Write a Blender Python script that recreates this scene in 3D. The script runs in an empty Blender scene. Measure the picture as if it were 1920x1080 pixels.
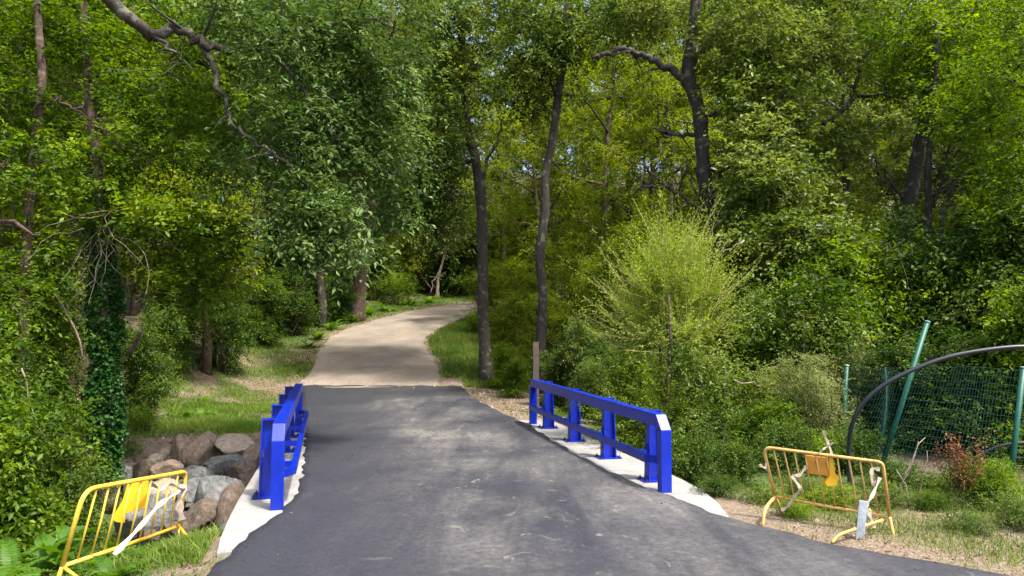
import bpy, math, random
import numpy as np
from mathutils import Vector, Matrix, noise

# ------------------------------------------------------------------ camera, sky, sun, exposure
S = bpy.context.scene
COL = S.collection
FPX, CAMZ = 1400.0, 2.2
PITCH = math.atan(72 / FPX)
cam = bpy.data.objects.new('camera', bpy.data.cameras.new('camera'))
COL.objects.link(cam)
cam.location = (0, 0, CAMZ)
cam.rotation_euler = (math.pi / 2 + PITCH, 0, 0)
cam.data.sensor_width = 36
cam.data.lens = 36 * FPX / 1920
cam.data.clip_end = 2000
S.camera = cam
SUN_EL, SUN_AZ = math.radians(61), math.radians(132)      # azimuth clockwise from +Y
W = bpy.data.worlds.new('World'); S.world = W; W.use_nodes = True
nt = W.node_tree
bg = nt.nodes['Background']
sky = nt.nodes.new('ShaderNodeTexSky'); sky.sky_type = 'NISHITA'; sky.sun_disc = False
sky.sun_elevation = SUN_EL; sky.sun_rotation = SUN_AZ
sky.air_density = 1.0; sky.dust_density = 5.0; sky.ozone_density = 1.0
nt.links.new(sky.outputs[0], bg.inputs[0]); bg.inputs[1].default_value = 0.15
sd = bpy.data.lights.new('sun', 'SUN'); sd.energy = 3.1; sd.angle = math.radians(4); sd.color = (1, .955, .87)
sun = bpy.data.objects.new('sun', sd); COL.objects.link(sun)
sv = Vector((math.sin(SUN_AZ) * math.cos(SUN_EL), math.cos(SUN_AZ) * math.cos(SUN_EL), math.sin(SUN_EL)))
sun.rotation_euler = sv.to_track_quat('Z', 'Y').to_euler()
S.view_settings.view_transform = 'Standard'; S.view_settings.look = 'None'
S.view_settings.gamma = 1; S.view_settings.exposure = 1.4
S.view_settings.use_curve_mapping = False
S.render.resolution_x = 1024; S.render.resolution_y = 576
try:
    S.cycles.max_bounces = 9; S.cycles.diffuse_bounces = 6; S.cycles.transmission_bounces = 6
except Exception: pass

# ------------------------------------------------------------------ helpers
rs = np.random.RandomState
cp, sp_ = math.cos(PITCH), math.sin(PITCH)
def P(px, py, Y):
    a = (px - 960) / FPX; b = (py - 540) / FPX
    dx, dy, dz = a, cp + b * sp_, sp_ - b * cp
    k = Y / dy
    return Vector((dx * k, Y, CAMZ + dz * k))
UX, UY = -0.2195, 0.9756                       # direction of the bridge
def ST(x, y): return x * UX + y * UY, x * UY - y * UX
def XY(s, t): return s * UX + t * UY, s * UY - t * UX
def smooth(a, b, x):
    u = np.clip((x - a) / (b - a), 0, 1); return u * u * (3 - 2 * u)

def put(o, label=None, cat=None, group=None, kind=None, parent=None):
    if o.name not in COL.objects: COL.objects.link(o)
    if parent is not None: o.parent = parent
    if label: o['label'] = label
    if cat: o['category'] = cat
    if group: o['group'] = group
    if kind: o['kind'] = kind
    return o
def thing(name, loc, label, cat, group=None, rz=0):
    o = bpy.data.objects.new(name, None); o.empty_display_size = .2
    o.location = loc; o.rotation_euler = (0, 0, rz)
    return put(o, label, cat, group)
def obj(name, me, parent=None, **k):
    o = bpy.data.objects.new(name, me)
    return put(o, parent=parent, **k)
def mesh(name, V, F, mat=None, smooth_=False, attr=None):
    """V (n,3); F (m,3) or (m,4) ndarray, or a list of lists"""
    me = bpy.data.meshes.new(name)
    if isinstance(F, np.ndarray):
        V = np.asarray(V, np.float32)
        n, k = F.shape
        me.vertices.add(len(V)); me.vertices.foreach_set('co', V.ravel())
        me.loops.add(n * k); me.loops.foreach_set('vertex_index', F.astype(np.int32).ravel())
        me.polygons.add(n); me.polygons.foreach_set('loop_start', np.arange(0, n * k, k, dtype=np.int32))
        me.polygons.foreach_set('loop_total', np.full(n, k, np.int32))
        me.update(calc_edges=True)
    else:
        me.from_pydata([tuple(v) for v in V], [], F)
    if attr:
        for an, (dom, val) in attr.items():
            a = me.attributes.new(an, 'FLOAT', dom); a.data.foreach_set('value', np.asarray(val, np.float32))
    if mat: me.materials.append(mat)
    if smooth_: me.polygons.foreach_set('use_smooth', np.ones(len(me.polygons), bool))
    me.update()
    return me

class MB:
    """collects shapes into one mesh"""
    def __init__(s): s.V = []; s.F = []
    def add(s, V, F):
        b = len(s.V); s.V += [tuple(v) for v in V]; s.F += [[i + b for i in f] for f in F]; return s
    def tube(s, pts, rad, n=8, cap=True):
        pts = [Vector(p) for p in pts]
        m = len(pts)
        if not hasattr(rad, '__len__'): rad = [rad] * m
        up = Vector((0, 0, 1))
        t0 = (pts[1] - pts[0]).normalized()
        if abs(t0.z) > .9: up = Vector((0, 1, 0))
        a = t0.cross(up).normalized(); V = []; F = []
        for i, p in enumerate(pts):
            t = (pts[min(i + 1, m - 1)] - pts[max(i - 1, 0)]).normalized()
            a = (a - t * a.dot(t)).normalized(); b = t.cross(a)
            for k in range(n):
                th = 2 * math.pi * k / n
                V.append(p + (a * math.cos(th) + b * math.sin(th)) * rad[i])
        for i in range(m - 1):
            for k in range(n):
                F.append([i * n + k, i * n + (k + 1) % n, (i + 1) * n + (k + 1) % n, (i + 1) * n + k])
        if cap: F.append(list(range(n))[::-1]); F.append([(m - 1) * n + k for k in range(n)])
        return s.add(V, F)
    def hexa(s, c):
        """8 corners: bottom 4 ccw, top 4 ccw"""
        return s.add(c, [[3, 2, 1, 0], [4, 5, 6, 7], [0, 1, 5, 4], [1, 2, 6, 5], [2, 3, 7, 6], [3, 0, 4, 7]])
    def prism(s, poly, d):
        """poly: 3D points, d: extrusion vector"""
        n = len(poly); poly = [Vector(p) for p in poly]; d = Vector(d)
        F = [list(range(n)), [n + i for i in range(n)][::-1]] + [[i, i + n, (i + 1) % n + n, (i + 1) % n] for i in range(n)]
        return s.add(poly + [p + d for p in poly], F)
    def mesh(s, name, mat, sm=False, bevel=0):
        me = mesh(name, s.V, s.F, mat, sm)
        if bevel:
            import bmesh
            bm = bmesh.new(); bm.from_mesh(me)
            bmesh.ops.recalc_face_normals(bm, faces=bm.faces)
            es = [e for e in bm.edges if len(e.link_faces) == 2 and e.calc_face_angle(0) > .5]
            bmesh.ops.bevel(bm, geom=es, offset=bevel, segments=2, affect='EDGES', profile=.6, clamp_overlap=True)
            bm.to_mesh(me); bm.free()
        return me

# ------------------------------------------------------------------ materials
def M(name):
    m = bpy.data.materials.new(name); m.use_nodes = True
    n = m.node_tree.nodes; l = m.node_tree.links
    return m, n, l, n['Principled BSDF']
def tex(n, kind, **k):
    t = n.new(kind)
    for a, v in k.items():
        if a in t.inputs: t.inputs[a].default_value = v
        else: setattr(t, a, v)
    return t
def ramp(n, l, src, stops):
    r = n.new('ShaderNodeValToRGB'); e = r.color_ramp.elements
    while len(e) < len(stops): e.new(.5)
    for i, (p, c) in enumerate(stops):
        e[i].position = p; e[i].color = (*c, 1) if len(c) == 3 else c
    l.new(src, r.inputs[0]); return r
def mix(n, l, f, a, b, mode='MIX'):
    m = n.new('ShaderNodeMix'); m.data_type = 'RGBA'; m.blend_type = mode
    for s, v in ((0, f), (6, a), (7, b)):
        if isinstance(v, (int, float)): m.inputs[s].default_value = v
        elif isinstance(v, tuple): m.inputs[s].default_value = (*v, 1)
        else: l.new(v, m.inputs[s])
    return m.outputs[2]
def coords(n, l, kind='Object', scale=(1, 1, 1), rot=(0, 0, 0)):
    tc = n.new('ShaderNodeTexCoord'); mp = n.new('ShaderNodeMapping')
    mp.inputs['Scale'].default_value = scale; mp.inputs['Rotation'].default_value = rot
    l.new(tc.outputs[kind], mp.inputs[0]); return mp.outputs[0]
def bump(n, l, h, b, strength=.3, dist=.02):
    bp = n.new('ShaderNodeBump'); bp.inputs['Strength'].default_value = strength; bp.inputs['Distance'].default_value = dist
    l.new(h, bp.inputs['Height']); l.new(bp.outputs[0], b.inputs['Normal'])

def foliage(name, dark, mid, light, trans=.4, rough=.5, clump=.6):
    m, n, l, b = M(name)
    at = n.new('ShaderNodeAttribute'); at.attribute_name = 'rnd'
    geo = n.new('ShaderNodeNewGeometry')
    oi = n.new('ShaderNodeObjectInfo')
    nz = tex(n, 'ShaderNodeTexNoise', Scale=clump, Detail=2.0)
    l.new(geo.outputs['Position'], nz.inputs['Vector'])
    a = n.new('ShaderNodeMath'); a.operation = 'MULTIPLY_ADD'; a.inputs[1].default_value = 1.5; a.inputs[2].default_value = -.75
    l.new(nz.outputs[0], a.inputs[0])
    a2 = n.new('ShaderNodeMath'); a2.operation = 'ADD'; l.new(at.outputs['Fac'], a2.inputs[0]); l.new(a.outputs[0], a2.inputs[1])
    a3 = n.new('ShaderNodeMath'); a3.operation = 'MULTIPLY_ADD'; a3.inputs[1].default_value = .36; l.new(oi.outputs['Random'], a3.inputs[0]); l.new(a2.outputs[0], a3.inputs[2])
    a4 = n.new('ShaderNodeMath'); a4.operation = 'SUBTRACT'; a4.inputs[1].default_value = .18; l.new(a3.outputs[0], a4.inputs[0])
    r = ramp(n, l, a4.outputs[0], [(.05, dark), (.5, mid), (.95, light)])
    l.new(r.outputs[0], b.inputs['Base Color'])
    b.inputs['Roughness'].default_value = rough; b.inputs['Specular IOR Level'].default_value = .22
    tr = n.new('ShaderNodeBsdfTranslucent')
    l.new(mix(n, l, .8, r.outputs[0], (.20, .34, .012)), tr.inputs[0]) if False else None
    hs = n.new('ShaderNodeHueSaturation'); hs.inputs['Saturation'].default_value = 1.15; hs.inputs['Value'].default_value = 1.8
    hs.inputs['Hue'].default_value = .485
    l.new(r.outputs[0], hs.inputs['Color']); l.new(hs.outputs[0], tr.inputs[0])
    ms = n.new('ShaderNodeMixShader'); ms.inputs[0].default_value = trans
    l.new(b.outputs[0], ms.inputs[1]); l.new(tr.outputs[0], ms.inputs[2])
    l.new(ms.outputs[0], n['Material Output'].inputs[0])
    return m
GREEN = foliage('leaf_green', (.026, .058, .004), (.075, .145, .008), (.18, .26, .018), trans=.45)
OAK = foliage('leaf_oak', (.026, .050, .008), (.072, .118, .018), (.18, .23, .055), trans=.35, rough=.42)
OLIVE = foliage('leaf_olive', (.045, .075, .008), (.110, .160, .014), (.22, .27, .035), trans=.5)
LIME = foliage('leaf_lime', (.10, .155, .020), (.20, .28, .040), (.35, .41, .10), trans=.45)
IVY = foliage('leaf_ivy', (.014, .052, .010), (.034, .105, .020), (.07, .17, .04), trans=.25, rough=.35, clump=3)
FERN = foliage('leaf_fern', (.022, .065, .006), (.06, .145, .012), (.13, .24, .03), trans=.4, clump=2)
GRASS = foliage('grass_blade', (.045, .085, .010), (.085, .165, .014), (.19, .24, .05), trans=.35, clump=.8)
OAKH = foliage('leaf_oak_greyish', (.030, .066, .013), (.080, .142, .030), (.18, .27, .085), trans=.3, rough=.45, clump=1.2)
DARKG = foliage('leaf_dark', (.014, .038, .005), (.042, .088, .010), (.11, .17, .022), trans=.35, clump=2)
DRYLEAF = foliage('leaf_dry', (.05, .03, .015), (.13, .075, .035), (.26, .17, .09), trans=.2, clump=2)
BRAMBLE = foliage('leaf_bramble', (.024, .055, .006), (.068, .125, .014), (.20, .25, .06), trans=.35, clump=2)
PALE = foliage('leaf_pale', (.06, .085, .02), (.13, .165, .045), (.25, .28, .11), trans=.35, clump=2)

def bark(name, c1, c2, c3):
    m, n, l, b = M(name)
    v = coords(n, l, 'Object', (7, 7, 1.6))
    a = tex(n, 'ShaderNodeTexNoise', Scale=3.0, Detail=8.0, Roughness=.7); l.new(v, a.inputs['Vector'])
    v2 = coords(n, l, 'Object', (1, 1, 1))
    c = tex(n, 'ShaderNodeTexNoise', Scale=5.0, Detail=5.0); l.new(v2, c.inputs['Vector'])
    r = ramp(n, l, a.outputs[0], [(.35, c1), (.62, c2)])
    r2 = ramp(n, l, c.outputs[0], [(.56, (0, 0, 0)), (.66, (1, 1, 1))])
    l.new(mix(n, l, r2.outputs[0], r.outputs[0], c3), b.inputs['Base Color'])
    b.inputs['Roughness'].default_value = .9
    bump(n, l, a.outputs[0], b, .8, .04)
    return m
BARK = bark('bark', (.014, .011, .009), (.052, .040, .030), (.11, .112, .085))
BARKR = bark('bark_reddish', (.03, .019, .013), (.11, .072, .05), (.17, .12, .09))
DEADW = bark('dead_wood', (.13, .09, .06), (.30, .24, .18), (.38, .34, .28))

def plain(name, c, rough=.5, var=.25, scale=6, metal=0, spec=.5, dirt=None, bumpd=0):
    m, n, l, b = M(name)
    v = coords(n, l)
    a = tex(n, 'ShaderNodeTexNoise', Scale=float(scale), Detail=7.0, Roughness=.65); l.new(v, a.inputs['Vector'])
    lo = tuple(x * (1 - var) for x in c); hi = tuple(min(1, x * (1 + var)) for x in c)
    r = ramp(n, l, a.outputs[0], [(.3, lo), (.7, hi)])
    out = r.outputs[0]
    if dirt:
        d = tex(n, 'ShaderNodeTexNoise', Scale=scale * 2.7, Detail=9.0, Roughness=.75); l.new(v, d.inputs['Vector'])
        rr = ramp(n, l, d.outputs[0], [(dirt[1], (0, 0, 0)), (dirt[1] + .1, (1, 1, 1))])
        out = mix(n, l, rr.outputs[0], out, dirt[0])
    l.new(out, b.inputs['Base Color'])
    b.inputs['Roughness'].default_value = rough; b.inputs['Metallic'].default_value = metal
    b.inputs['Specular IOR Level'].default_value = spec
    if bumpd: bump(n, l, a.outputs[0], b, .5, bumpd)
    return m
BLUE = plain('blue_paint', (.001, .017, .32), .30, .22, 3, dirt=((.05, .08, .20), .58), bumpd=.003)
YELLOW = plain('yellow_paint', (.66, .44, .05), .45, .2, 9, dirt=((.26, .13, .05), .60))
YELOLD = plain('yellow_old_paint', (.52, .31, .09), .6, .3, 9, dirt=((.24, .11, .05), .56))
SHEETY = plain('yellow_sheet', (.68, .38, .01), .5, .15, 8, dirt=((.40, .22, .03), .62))
ORANGE = plain('orange_sheet', (.50, .23, .02), .5, .12, 8, dirt=((.35, .15, .04), .66))
TAPE = plain('faded_tape', (.44, .37, .31), .5, .35, 14, dirt=((.26, .17, .11), .60))
GALV = plain('galvanised', (.30, .33, .36), .45, .25, 20, metal=.5)
GREENP = plain('green_post', (.003, .075, .05), .5, .3, 8, dirt=((.02, .05, .035), .60))
WIREG = plain('green_wire', (.012, .085, .06), .5, .2, 8)
BLACKP = plain('black_plastic', (.018, .022, .03), .38, .2, 8)
WOODP = plain('weathered_wood', (.085, .062, .052), .85, .35, 9, bumpd=.01)
STEEL = plain('bolt_steel', (.04, .045, .06), .4, .3, 20, metal=.6)

def rockmat(name, c1, c2, c3):
    m, n, l, b = M(name)
    v = coords(n, l, 'Object')
    oi = n.new('ShaderNodeObjectInfo')
    vv = n.new('ShaderNodeVectorMath'); vv.operation = 'ADD'; l.new(v, vv.inputs[0])
    cx = n.new('ShaderNodeCombineXYZ'); mu = n.new('ShaderNodeMath'); mu.operation = 'MULTIPLY'; mu.inputs[1].default_value = 30
    l.new(oi.outputs['Random'], mu.inputs[0]); l.new(mu.outputs[0], cx.inputs[0]); l.new(cx.outputs[0], vv.inputs[1])
    a = tex(n, 'ShaderNodeTexNoise', Scale=3.2, Detail=9.0, Roughness=.7, Distortion=.6); l.new(vv.outputs[0], a.inputs['Vector'])
    c = tex(n, 'ShaderNodeTexNoise', Scale=22.0, Detail=6.0, Roughness=.8); l.new(vv.outputs[0], c.inputs['Vector'])
    r = ramp(n, l, a.outputs[0], [(.32, c1), (.5, c2), (.68, c3)])
    o = mix(n, l, .5, r.outputs[0], ramp(n, l, c.outputs[0], [(.3, (.45, .45, .45)), (.7, (1, 1, 1))]).outputs[0], 'MULTIPLY')
    w = tex(n, 'ShaderNodeTexNoise', Scale=1.4, Detail=3.0, Distortion=2.5); l.new(vv.outputs[0], w.inputs['Vector'])
    rw = ramp(n, l, w.outputs[0], [(.485, (0, 0, 0)), (.5, (1, 1, 1)), (.515, (0, 0, 0))])
    o = mix(n, l, rw.outputs[0], o, tuple(x * .35 for x in c1))
    ms_ = tex(n, 'ShaderNodeTexNoise', Scale=2.1, Detail=8.0, Roughness=.75); l.new(vv.outputs[0], ms_.inputs['Vector'])
    o = mix(n, l, ramp(n, l, ms_.outputs[0], [(.58, (0, 0, 0)), (.68, (.75, .75, .75))]).outputs[0], o, (.075, .085, .04))
    l.new(o, b.inputs['Base Color']); b.inputs['Roughness'].default_value = .85
    ad = n.new('ShaderNodeMath'); ad.operation = 'ADD'; l.new(a.outputs[0], ad.inputs[0]); l.new(c.outputs[0], ad.inputs[1])
    bump(n, l, ad.outputs[0], b, .7, .03)
    return m
R_GREY = rockmat('rock_grey', (.07, .075, .07), (.15, .155, .15), (.29, .29, .28))
R_BROWN = rockmat('rock_brown', (.055, .038, .027), (.13, .095, .07), (.23, .18, .14))
R_PINK = rockmat('rock_pink', (.14, .095, .065), (.27, .20, .145), (.40, .32, .245))
R_CREAM = rockmat('rock_cream', (.24, .18, .12), (.40, .32, .25), (.54, .46, .38))

# asphalt -------------------------------------------------
def asphalt():
    m, n, l, b = M('asphalt')
    rz = math.atan2(-UX, UY)
    v = coords(n, l, 'Object', (1, 1, 1), (0, 0, -rz))
    fine = tex(n, 'ShaderNodeTexNoise', Scale=60.0, Detail=6.0, Roughness=.85); l.new(v, fine.inputs['Vector'])
    med = tex(n, 'ShaderNodeTexNoise', Scale=.9, Detail=6.0, Roughness=.6); l.new(v, med.inputs['Vector'])
    base = ramp(n, l, fine.outputs[0], [(.36, (.012, .0125, .018)), (.5, (.026, .0275, .038)), (.66, (.052, .054, .070))])
    o = mix(n, l, .6, base.outputs[0], ramp(n, l, med.outputs[0], [(.3, (.72, .72, .74)), (.7, (1.0, 1.0, 1.0))]).outputs[0], 'MULTIPLY')
    # pale dust dragged along the traffic direction
    vs = coords(n, l, 'Object', (1.1, .20, 1), (0, 0, -rz))
    st = tex(n, 'ShaderNodeTexNoise', Scale=1.0, Detail=8.0, Roughness=.66, Distortion=.3); l.new(vs, st.inputs['Vector'])
    bl = tex(n, 'ShaderNodeTexNoise', Scale=.38, Detail=5.0, Roughness=.6); l.new(v, bl.inputs['Vector'])
    # mask: dust lies along the middle of the lane and to its right
    sx = n.new('ShaderNodeSeparateXYZ'); l.new(v, sx.inputs[0])
    gr = tex(n, 'ShaderNodeTexNoise', Scale=14.0, Detail=8.0, Roughness=.8); l.new(v, gr.inputs['Vector'])
    mr = ramp(n, l, sx.outputs[0], [(.0, (0, 0, 0)), (.30, (.25, .25, .25)), (.50, (1, 1, 1)), (.9, (.55, .55, .55))])
    mp = n.new('ShaderNodeMapRange'); mp.inputs['From Min'].default_value = -1.0; mp.inputs['From Max'].default_value = 4.5
    l.new(sx.outputs[0], mp.inputs[0]); l.new(mp.outputs[0], mr.inputs[0])
    s1 = ramp(n, l, st.outputs[0], [(.36, (0, 0, 0)), (.72, (1, 1, 1))])
    b1 = ramp(n, l, bl.outputs[0], [(.36, (0, 0, 0)), (.62, (1, 1, 1))])
    o = mix(n, l, .8, o, ramp(n, l, gr.outputs[0], [(.36, (.6, .6, .6)), (.6, (1.0, 1.0, 1.0))]).outputs[0], 'MULTIPLY')
    k = mix(n, l, 1.0, s1.outputs[0], mr.outputs[0], 'MULTIPLY'); k = mix(n, l, .75, k, ramp(n, l, gr.outputs[0], [(.38, (.1, .1, .1)), (.62, (1, 1, 1))]).outputs[0], 'MULTIPLY'); k = mix(n, l, 1.0, k, b1.outputs[0], 'MULTIPLY')
    o = mix(n, l, k, o, (.32, .30, .265))
    # crisper pale scuffs
    vs2 = coords(n, l, 'Object', (1.3, .9, 1), (0, 0, -rz + .5))
    sc = tex(n, 'ShaderNodeTexNoise', Scale=2.6, Detail=9.0, Roughness=.68, Distortion=1.2); l.new(vs2, sc.inputs['Vector'])
    s2 = ramp(n, l, sc.outputs[0], [(.60, (0, 0, 0)), (.72, (.85, .85, .85))])
    k2 = mix(n, l, 1.0, s2.outputs[0], mr.outputs[0], 'MULTIPLY')
    o = mix(n, l, k2, o, (.27, .24, .205))
    # dark joint strip at the far end
    js = ramp(n, l, sx.outputs[1], [(0, (0, 0, 0)), (1, (1, 1, 1))])
    m2 = n.new('ShaderNodeMapRange'); m2.inputs['From Min'].default_value = 23.95; m2.inputs['From Max'].default_value = 24.1
    ax = n.new('ShaderNodeMath'); ax.operation = 'MULTIPLY_ADD'; ax.inputs[1].default_value = .22
    l.new(sx.outputs[0], ax.inputs[0]); l.new(sx.outputs[1], ax.inputs[2]); l.new(ax.outputs[0], m2.inputs[0])
    l.new(mix(n, l, m2.outputs[0], o, mix(n, l, .25, (.022, .023, .028), o)), b.inputs['Base Color'])
    b.inputs['Roughness'].default_value = .72; b.inputs['Specular IOR Level'].default_value = .4
    ad = n.new('ShaderNodeMath'); ad.operation = 'ADD'; l.new(fine.outputs[0], ad.inputs[0]); l.new(med.outputs[0], ad.inputs[1])
    bump(n, l, ad.outputs[0], b, .35, .01)
    return m
def pathmat():
    m, n, l, b = M('packed_gravel')
    v = coords(n, l)
    a = tex(n, 'ShaderNodeTexNoise', Scale=.8, Detail=8.0, Roughness=.65); l.new(v, a.inputs['Vector'])
    f = tex(n, 'ShaderNodeTexNoise', Scale=30.0, Detail=6.0, Roughness=.8); l.new(v, f.inputs['Vector'])
    c = tex(n, 'ShaderNodeTexVoronoi', Scale=.55, feature='DISTANCE_TO_EDGE')
    dn = n.new('ShaderNodeVectorMath'); dn.operation = 'MULTIPLY_ADD'; dn.inputs[1].default_value = (1.2, 1.2, 1.2)
    l.new(a.outputs[1], dn.inputs[0]); l.new(v, dn.inputs[2]); l.new(dn.outputs[0], c.inputs['Vector'])
    r = ramp(n, l, a.outputs[0], [(.3, (.17, .138, .108)), (.55, (.255, .212, .165)), (.75, (.32, .27, .215))])
    o = mix(n, l, .5, r.outputs[0], ramp(n, l, f.outputs[0], [(.3, (.55, .55, .55)), (.7, (1, 1, 1))]).outputs[0], 'MULTIPLY')
    rc = ramp(n, l, c.outputs['Distance'], [(0, (1, 1, 1)), (.025, (0, 0, 0))])
    g = ramp(n, l, a.outputs[0], [(.5, (0, 0, 0)), (.6, (.6, .6, .6))])
    k = mix(n, l, 1.0, rc.outputs[0], g.outputs[0], 'MULTIPLY')
    o = mix(n, l, k, o, (.10, .085, .07))
    l.new(o, b.inputs['Base Color']); b.inputs['Roughness'].default_value = .92
    bump(n, l, f.outputs[0], b, .5, .02)
    return m
def groundmat():
    m, n, l, b = M('soil_and_litter')
    v = coords(n, l)
    ad = n.new('ShaderNodeAttribute'); ad.attribute_name = 'dirt'
    ag = n.new('ShaderNodeAttribute'); ag.attribute_name = 'grass'
    a = tex(n, 'ShaderNodeTexNoise', Scale=.9, Detail=9.0, Roughness=.7); l.new(v, a.inputs['Vector'])
    f = tex(n, 'ShaderNodeTexNoise', Scale=18.0, Detail=7.0, Roughness=.8); l.new(v, f.inputs['Vector'])
    vo = tex(n, 'ShaderNodeTexVoronoi', Scale=24.0); l.new(v, vo.inputs['Vector'])
    litter = ramp(n, l, f.outputs[0], [(.3, (.035, .025, .016)), (.5, (.085, .060, .038)), (.7, (.15, .115, .075))])
    dirt = ramp(n, l, f.outputs[0], [(.3, (.10, .070, .045)), (.5, (.19, .14, .095)), (.7, (.28, .22, .16))])
    gr = ramp(n, l, f.outputs[0], [(.3, (.03, .055, .010)), (.6, (.075, .115, .02)), (.75, (.15, .15, .05))])
    def th(at, lo, hi):
        mm = n.new('ShaderNodeMath'); mm.operation = 'MULTIPLY_ADD'; mm.inputs[1].default_value = 1.0
        l.new(a.outputs[0], mm.inputs[0]); l.new(at.outputs['Fac'], mm.inputs[2])
        return ramp(n, l, mm.outputs[0], [(lo, (0, 0, 0)), (hi, (1, 1, 1))]).outputs[0]
    sh = n.new('ShaderNodeMath'); 
    o = mix(n, l, th(ag, .84, .99), litter.outputs[0], gr.outputs[0])
    o = mix(n, l, th(ad, .86, .99), o, dirt.outputs[0])
    l.new(o, b.inputs['Base Color']); b.inputs['Roughness'].default_value = .95
    ad2 = n.new('ShaderNodeMath'); ad2.operation = 'ADD'; l.new(f.outputs[0], ad2.inputs[0]); l.new(vo.outputs['Distance'], ad2.inputs[1])
    bump(n, l, ad2.outputs[0], b, .7, .04)
    return m
def concrete():
    m, n, l, b = M('white_concrete')
    v = coords(n, l)
    a = tex(n, 'ShaderNodeTexNoise', Scale=2.5, Detail=8.0, Roughness=.7); l.new(v, a.inputs['Vector'])
    f = tex(n, 'ShaderNodeTexNoise', Scale=40.0, Detail=6.0, Roughness=.8); l.new(v, f.inputs['Vector'])
    r = ramp(n, l, a.outputs[0], [(.3, (.20, .195, .183)), (.6, (.30, .295, .28)), (.8, (.35, .345, .33))])
    o = mix(n, l, .5, r.outputs[0], ramp(n, l, f.outputs[0], [(.3, (.55, .55, .55)), (.55, (1, 1, 1))]).outputs[0], 'MULTIPLY')
    g = tex(n, 'ShaderNodeTexNoise', Scale=1.3, Detail=9.0, Roughness=.75, Distortion=.5); l.new(v, g.inputs['Vector'])
    o = mix(n, l, ramp(n, l, g.outputs[0], [(.54, (0, 0, 0)), (.72, (.8, .8, .8))]).outputs[0], o, (.15, .135, .11))
    l.new(o, b.inputs['Base Color']); b.inputs['Roughness'].default_value = .85
    bump(n, l, f.outputs[0], b, .5, .01)
    return m
def watermat():
    m, n, l, b = M('stream_water')
    b.inputs['Base Color'].default_value = (.02, .025, .012, 1); b.inputs['Roughness'].default_value = .08
    a = tex(n, 'ShaderNodeTexNoise', Scale=5.0, Detail=3.0); l.new(coords(n, l), a.inputs['Vector'])
    bump(n, l, a.outputs[0], b, .25, .03)
    return m
ASPH, PATHM, GROUND, CONC, WATER = asphalt(), pathmat(), groundmat(), concrete(), watermat()

# ------------------------------------------------------------------ terrain
GY = [-80, 24, 26, 29, 32, 34.5, 37, 41, 45, 50, 56, 64, 90, 140, 400]
GZ = [0, 0, .08, .55, 1.10, 1.51, 1.99, 2.55, 3.07, 3.63, 4.3, 6.2, 15, 32, 60]
PC = np.array([(-5.0, 25.6, 2.55), (-5.3, 29, 2.45), (-5.95, 32, 2.35), (-6.3, 34.5, 2.3), (-6.1, 37, 2.3), (-5.2, 41, 2.3),
               (-3.9, 45, 2.3), (-1.8, 50, 2.3), (2.5, 55, 2.3), (9, 59, 2.3), (17, 61, 2.3), (26, 62, 2.3)])
def catmull(A, n):
    out = []
    A = [A[0] * 2 - A[1]] + list(A) + [A[-1] * 2 - A[-2]]
    for i in range(1, len(A) - 2):
        p0, p1, p2, p3 = A[i - 1:i + 3]
        for k in range(n):
            t = k / n
            out.append(.5 * ((2 * p1) + (p2 - p0) * t + (2 * p0 - 5 * p1 + 4 * p2 - p3) * t * t + (3 * p1 - p0 - 3 * p2 + p3) * t ** 3))
    out.append(A[-2]); return np.array(out)
PCC = catmull([np.array(p) for p in PC], 6)
def path_dist(x, y):
    d = np.full(np.shape(x), 1e9)
    for p in PCC: d = np.minimum(d, np.hypot(x - p[0], y - p[1]) - p[2])
    return d
TLs = [-14, 3, 5, 7.07, 7.7, 8.65, 9.2, 9.8, 10.6, 12.2, 16.3, 22, 24.4, 27.3]
TLt = [-2.4, -1.9, -1.45, -1.13, -1.04, -.84, -.68, -.60, -.55, -.58, -.76, -1.1, -1.2, -1.4]
TRs = [-14, 2, 5.0, 5.74, 6.67, 7.6, 8.2, 8.7, 9.2, 10, 12, 14, 16, 18.5, 22.9, 26.3, 27.3]
TRt = [9.5, 7.6, 6.05, 5.47, 4.76, 4.36, 4.18, 4.12, 4.03, 3.92, 3.84, 3.90, 4.0, 3.86, 3.86, 3.98, 4.0]
def channel(s, t):
    c = 11.7 + np.where(t < -3.8, .8 * (t + 3.8), 0) + np.where(t > 5, .6 * (t - 5), 0)
    d = s - c
    return np.where(d > 0, 1 - smooth(.3, 3.3, d), 1 - smooth(.3, np.where(t < -.5, 3.1, 2.1), -d))
def noise2(x, y, f, seed=0):
    return (np.sin(x * f * 1.3 + seed + 1.7 * np.sin(y * f * .9 + seed)) + np.sin(y * f * 1.1 - seed * 2 + 1.5 * np.sin(x * f * .7)) ) * .5
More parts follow.
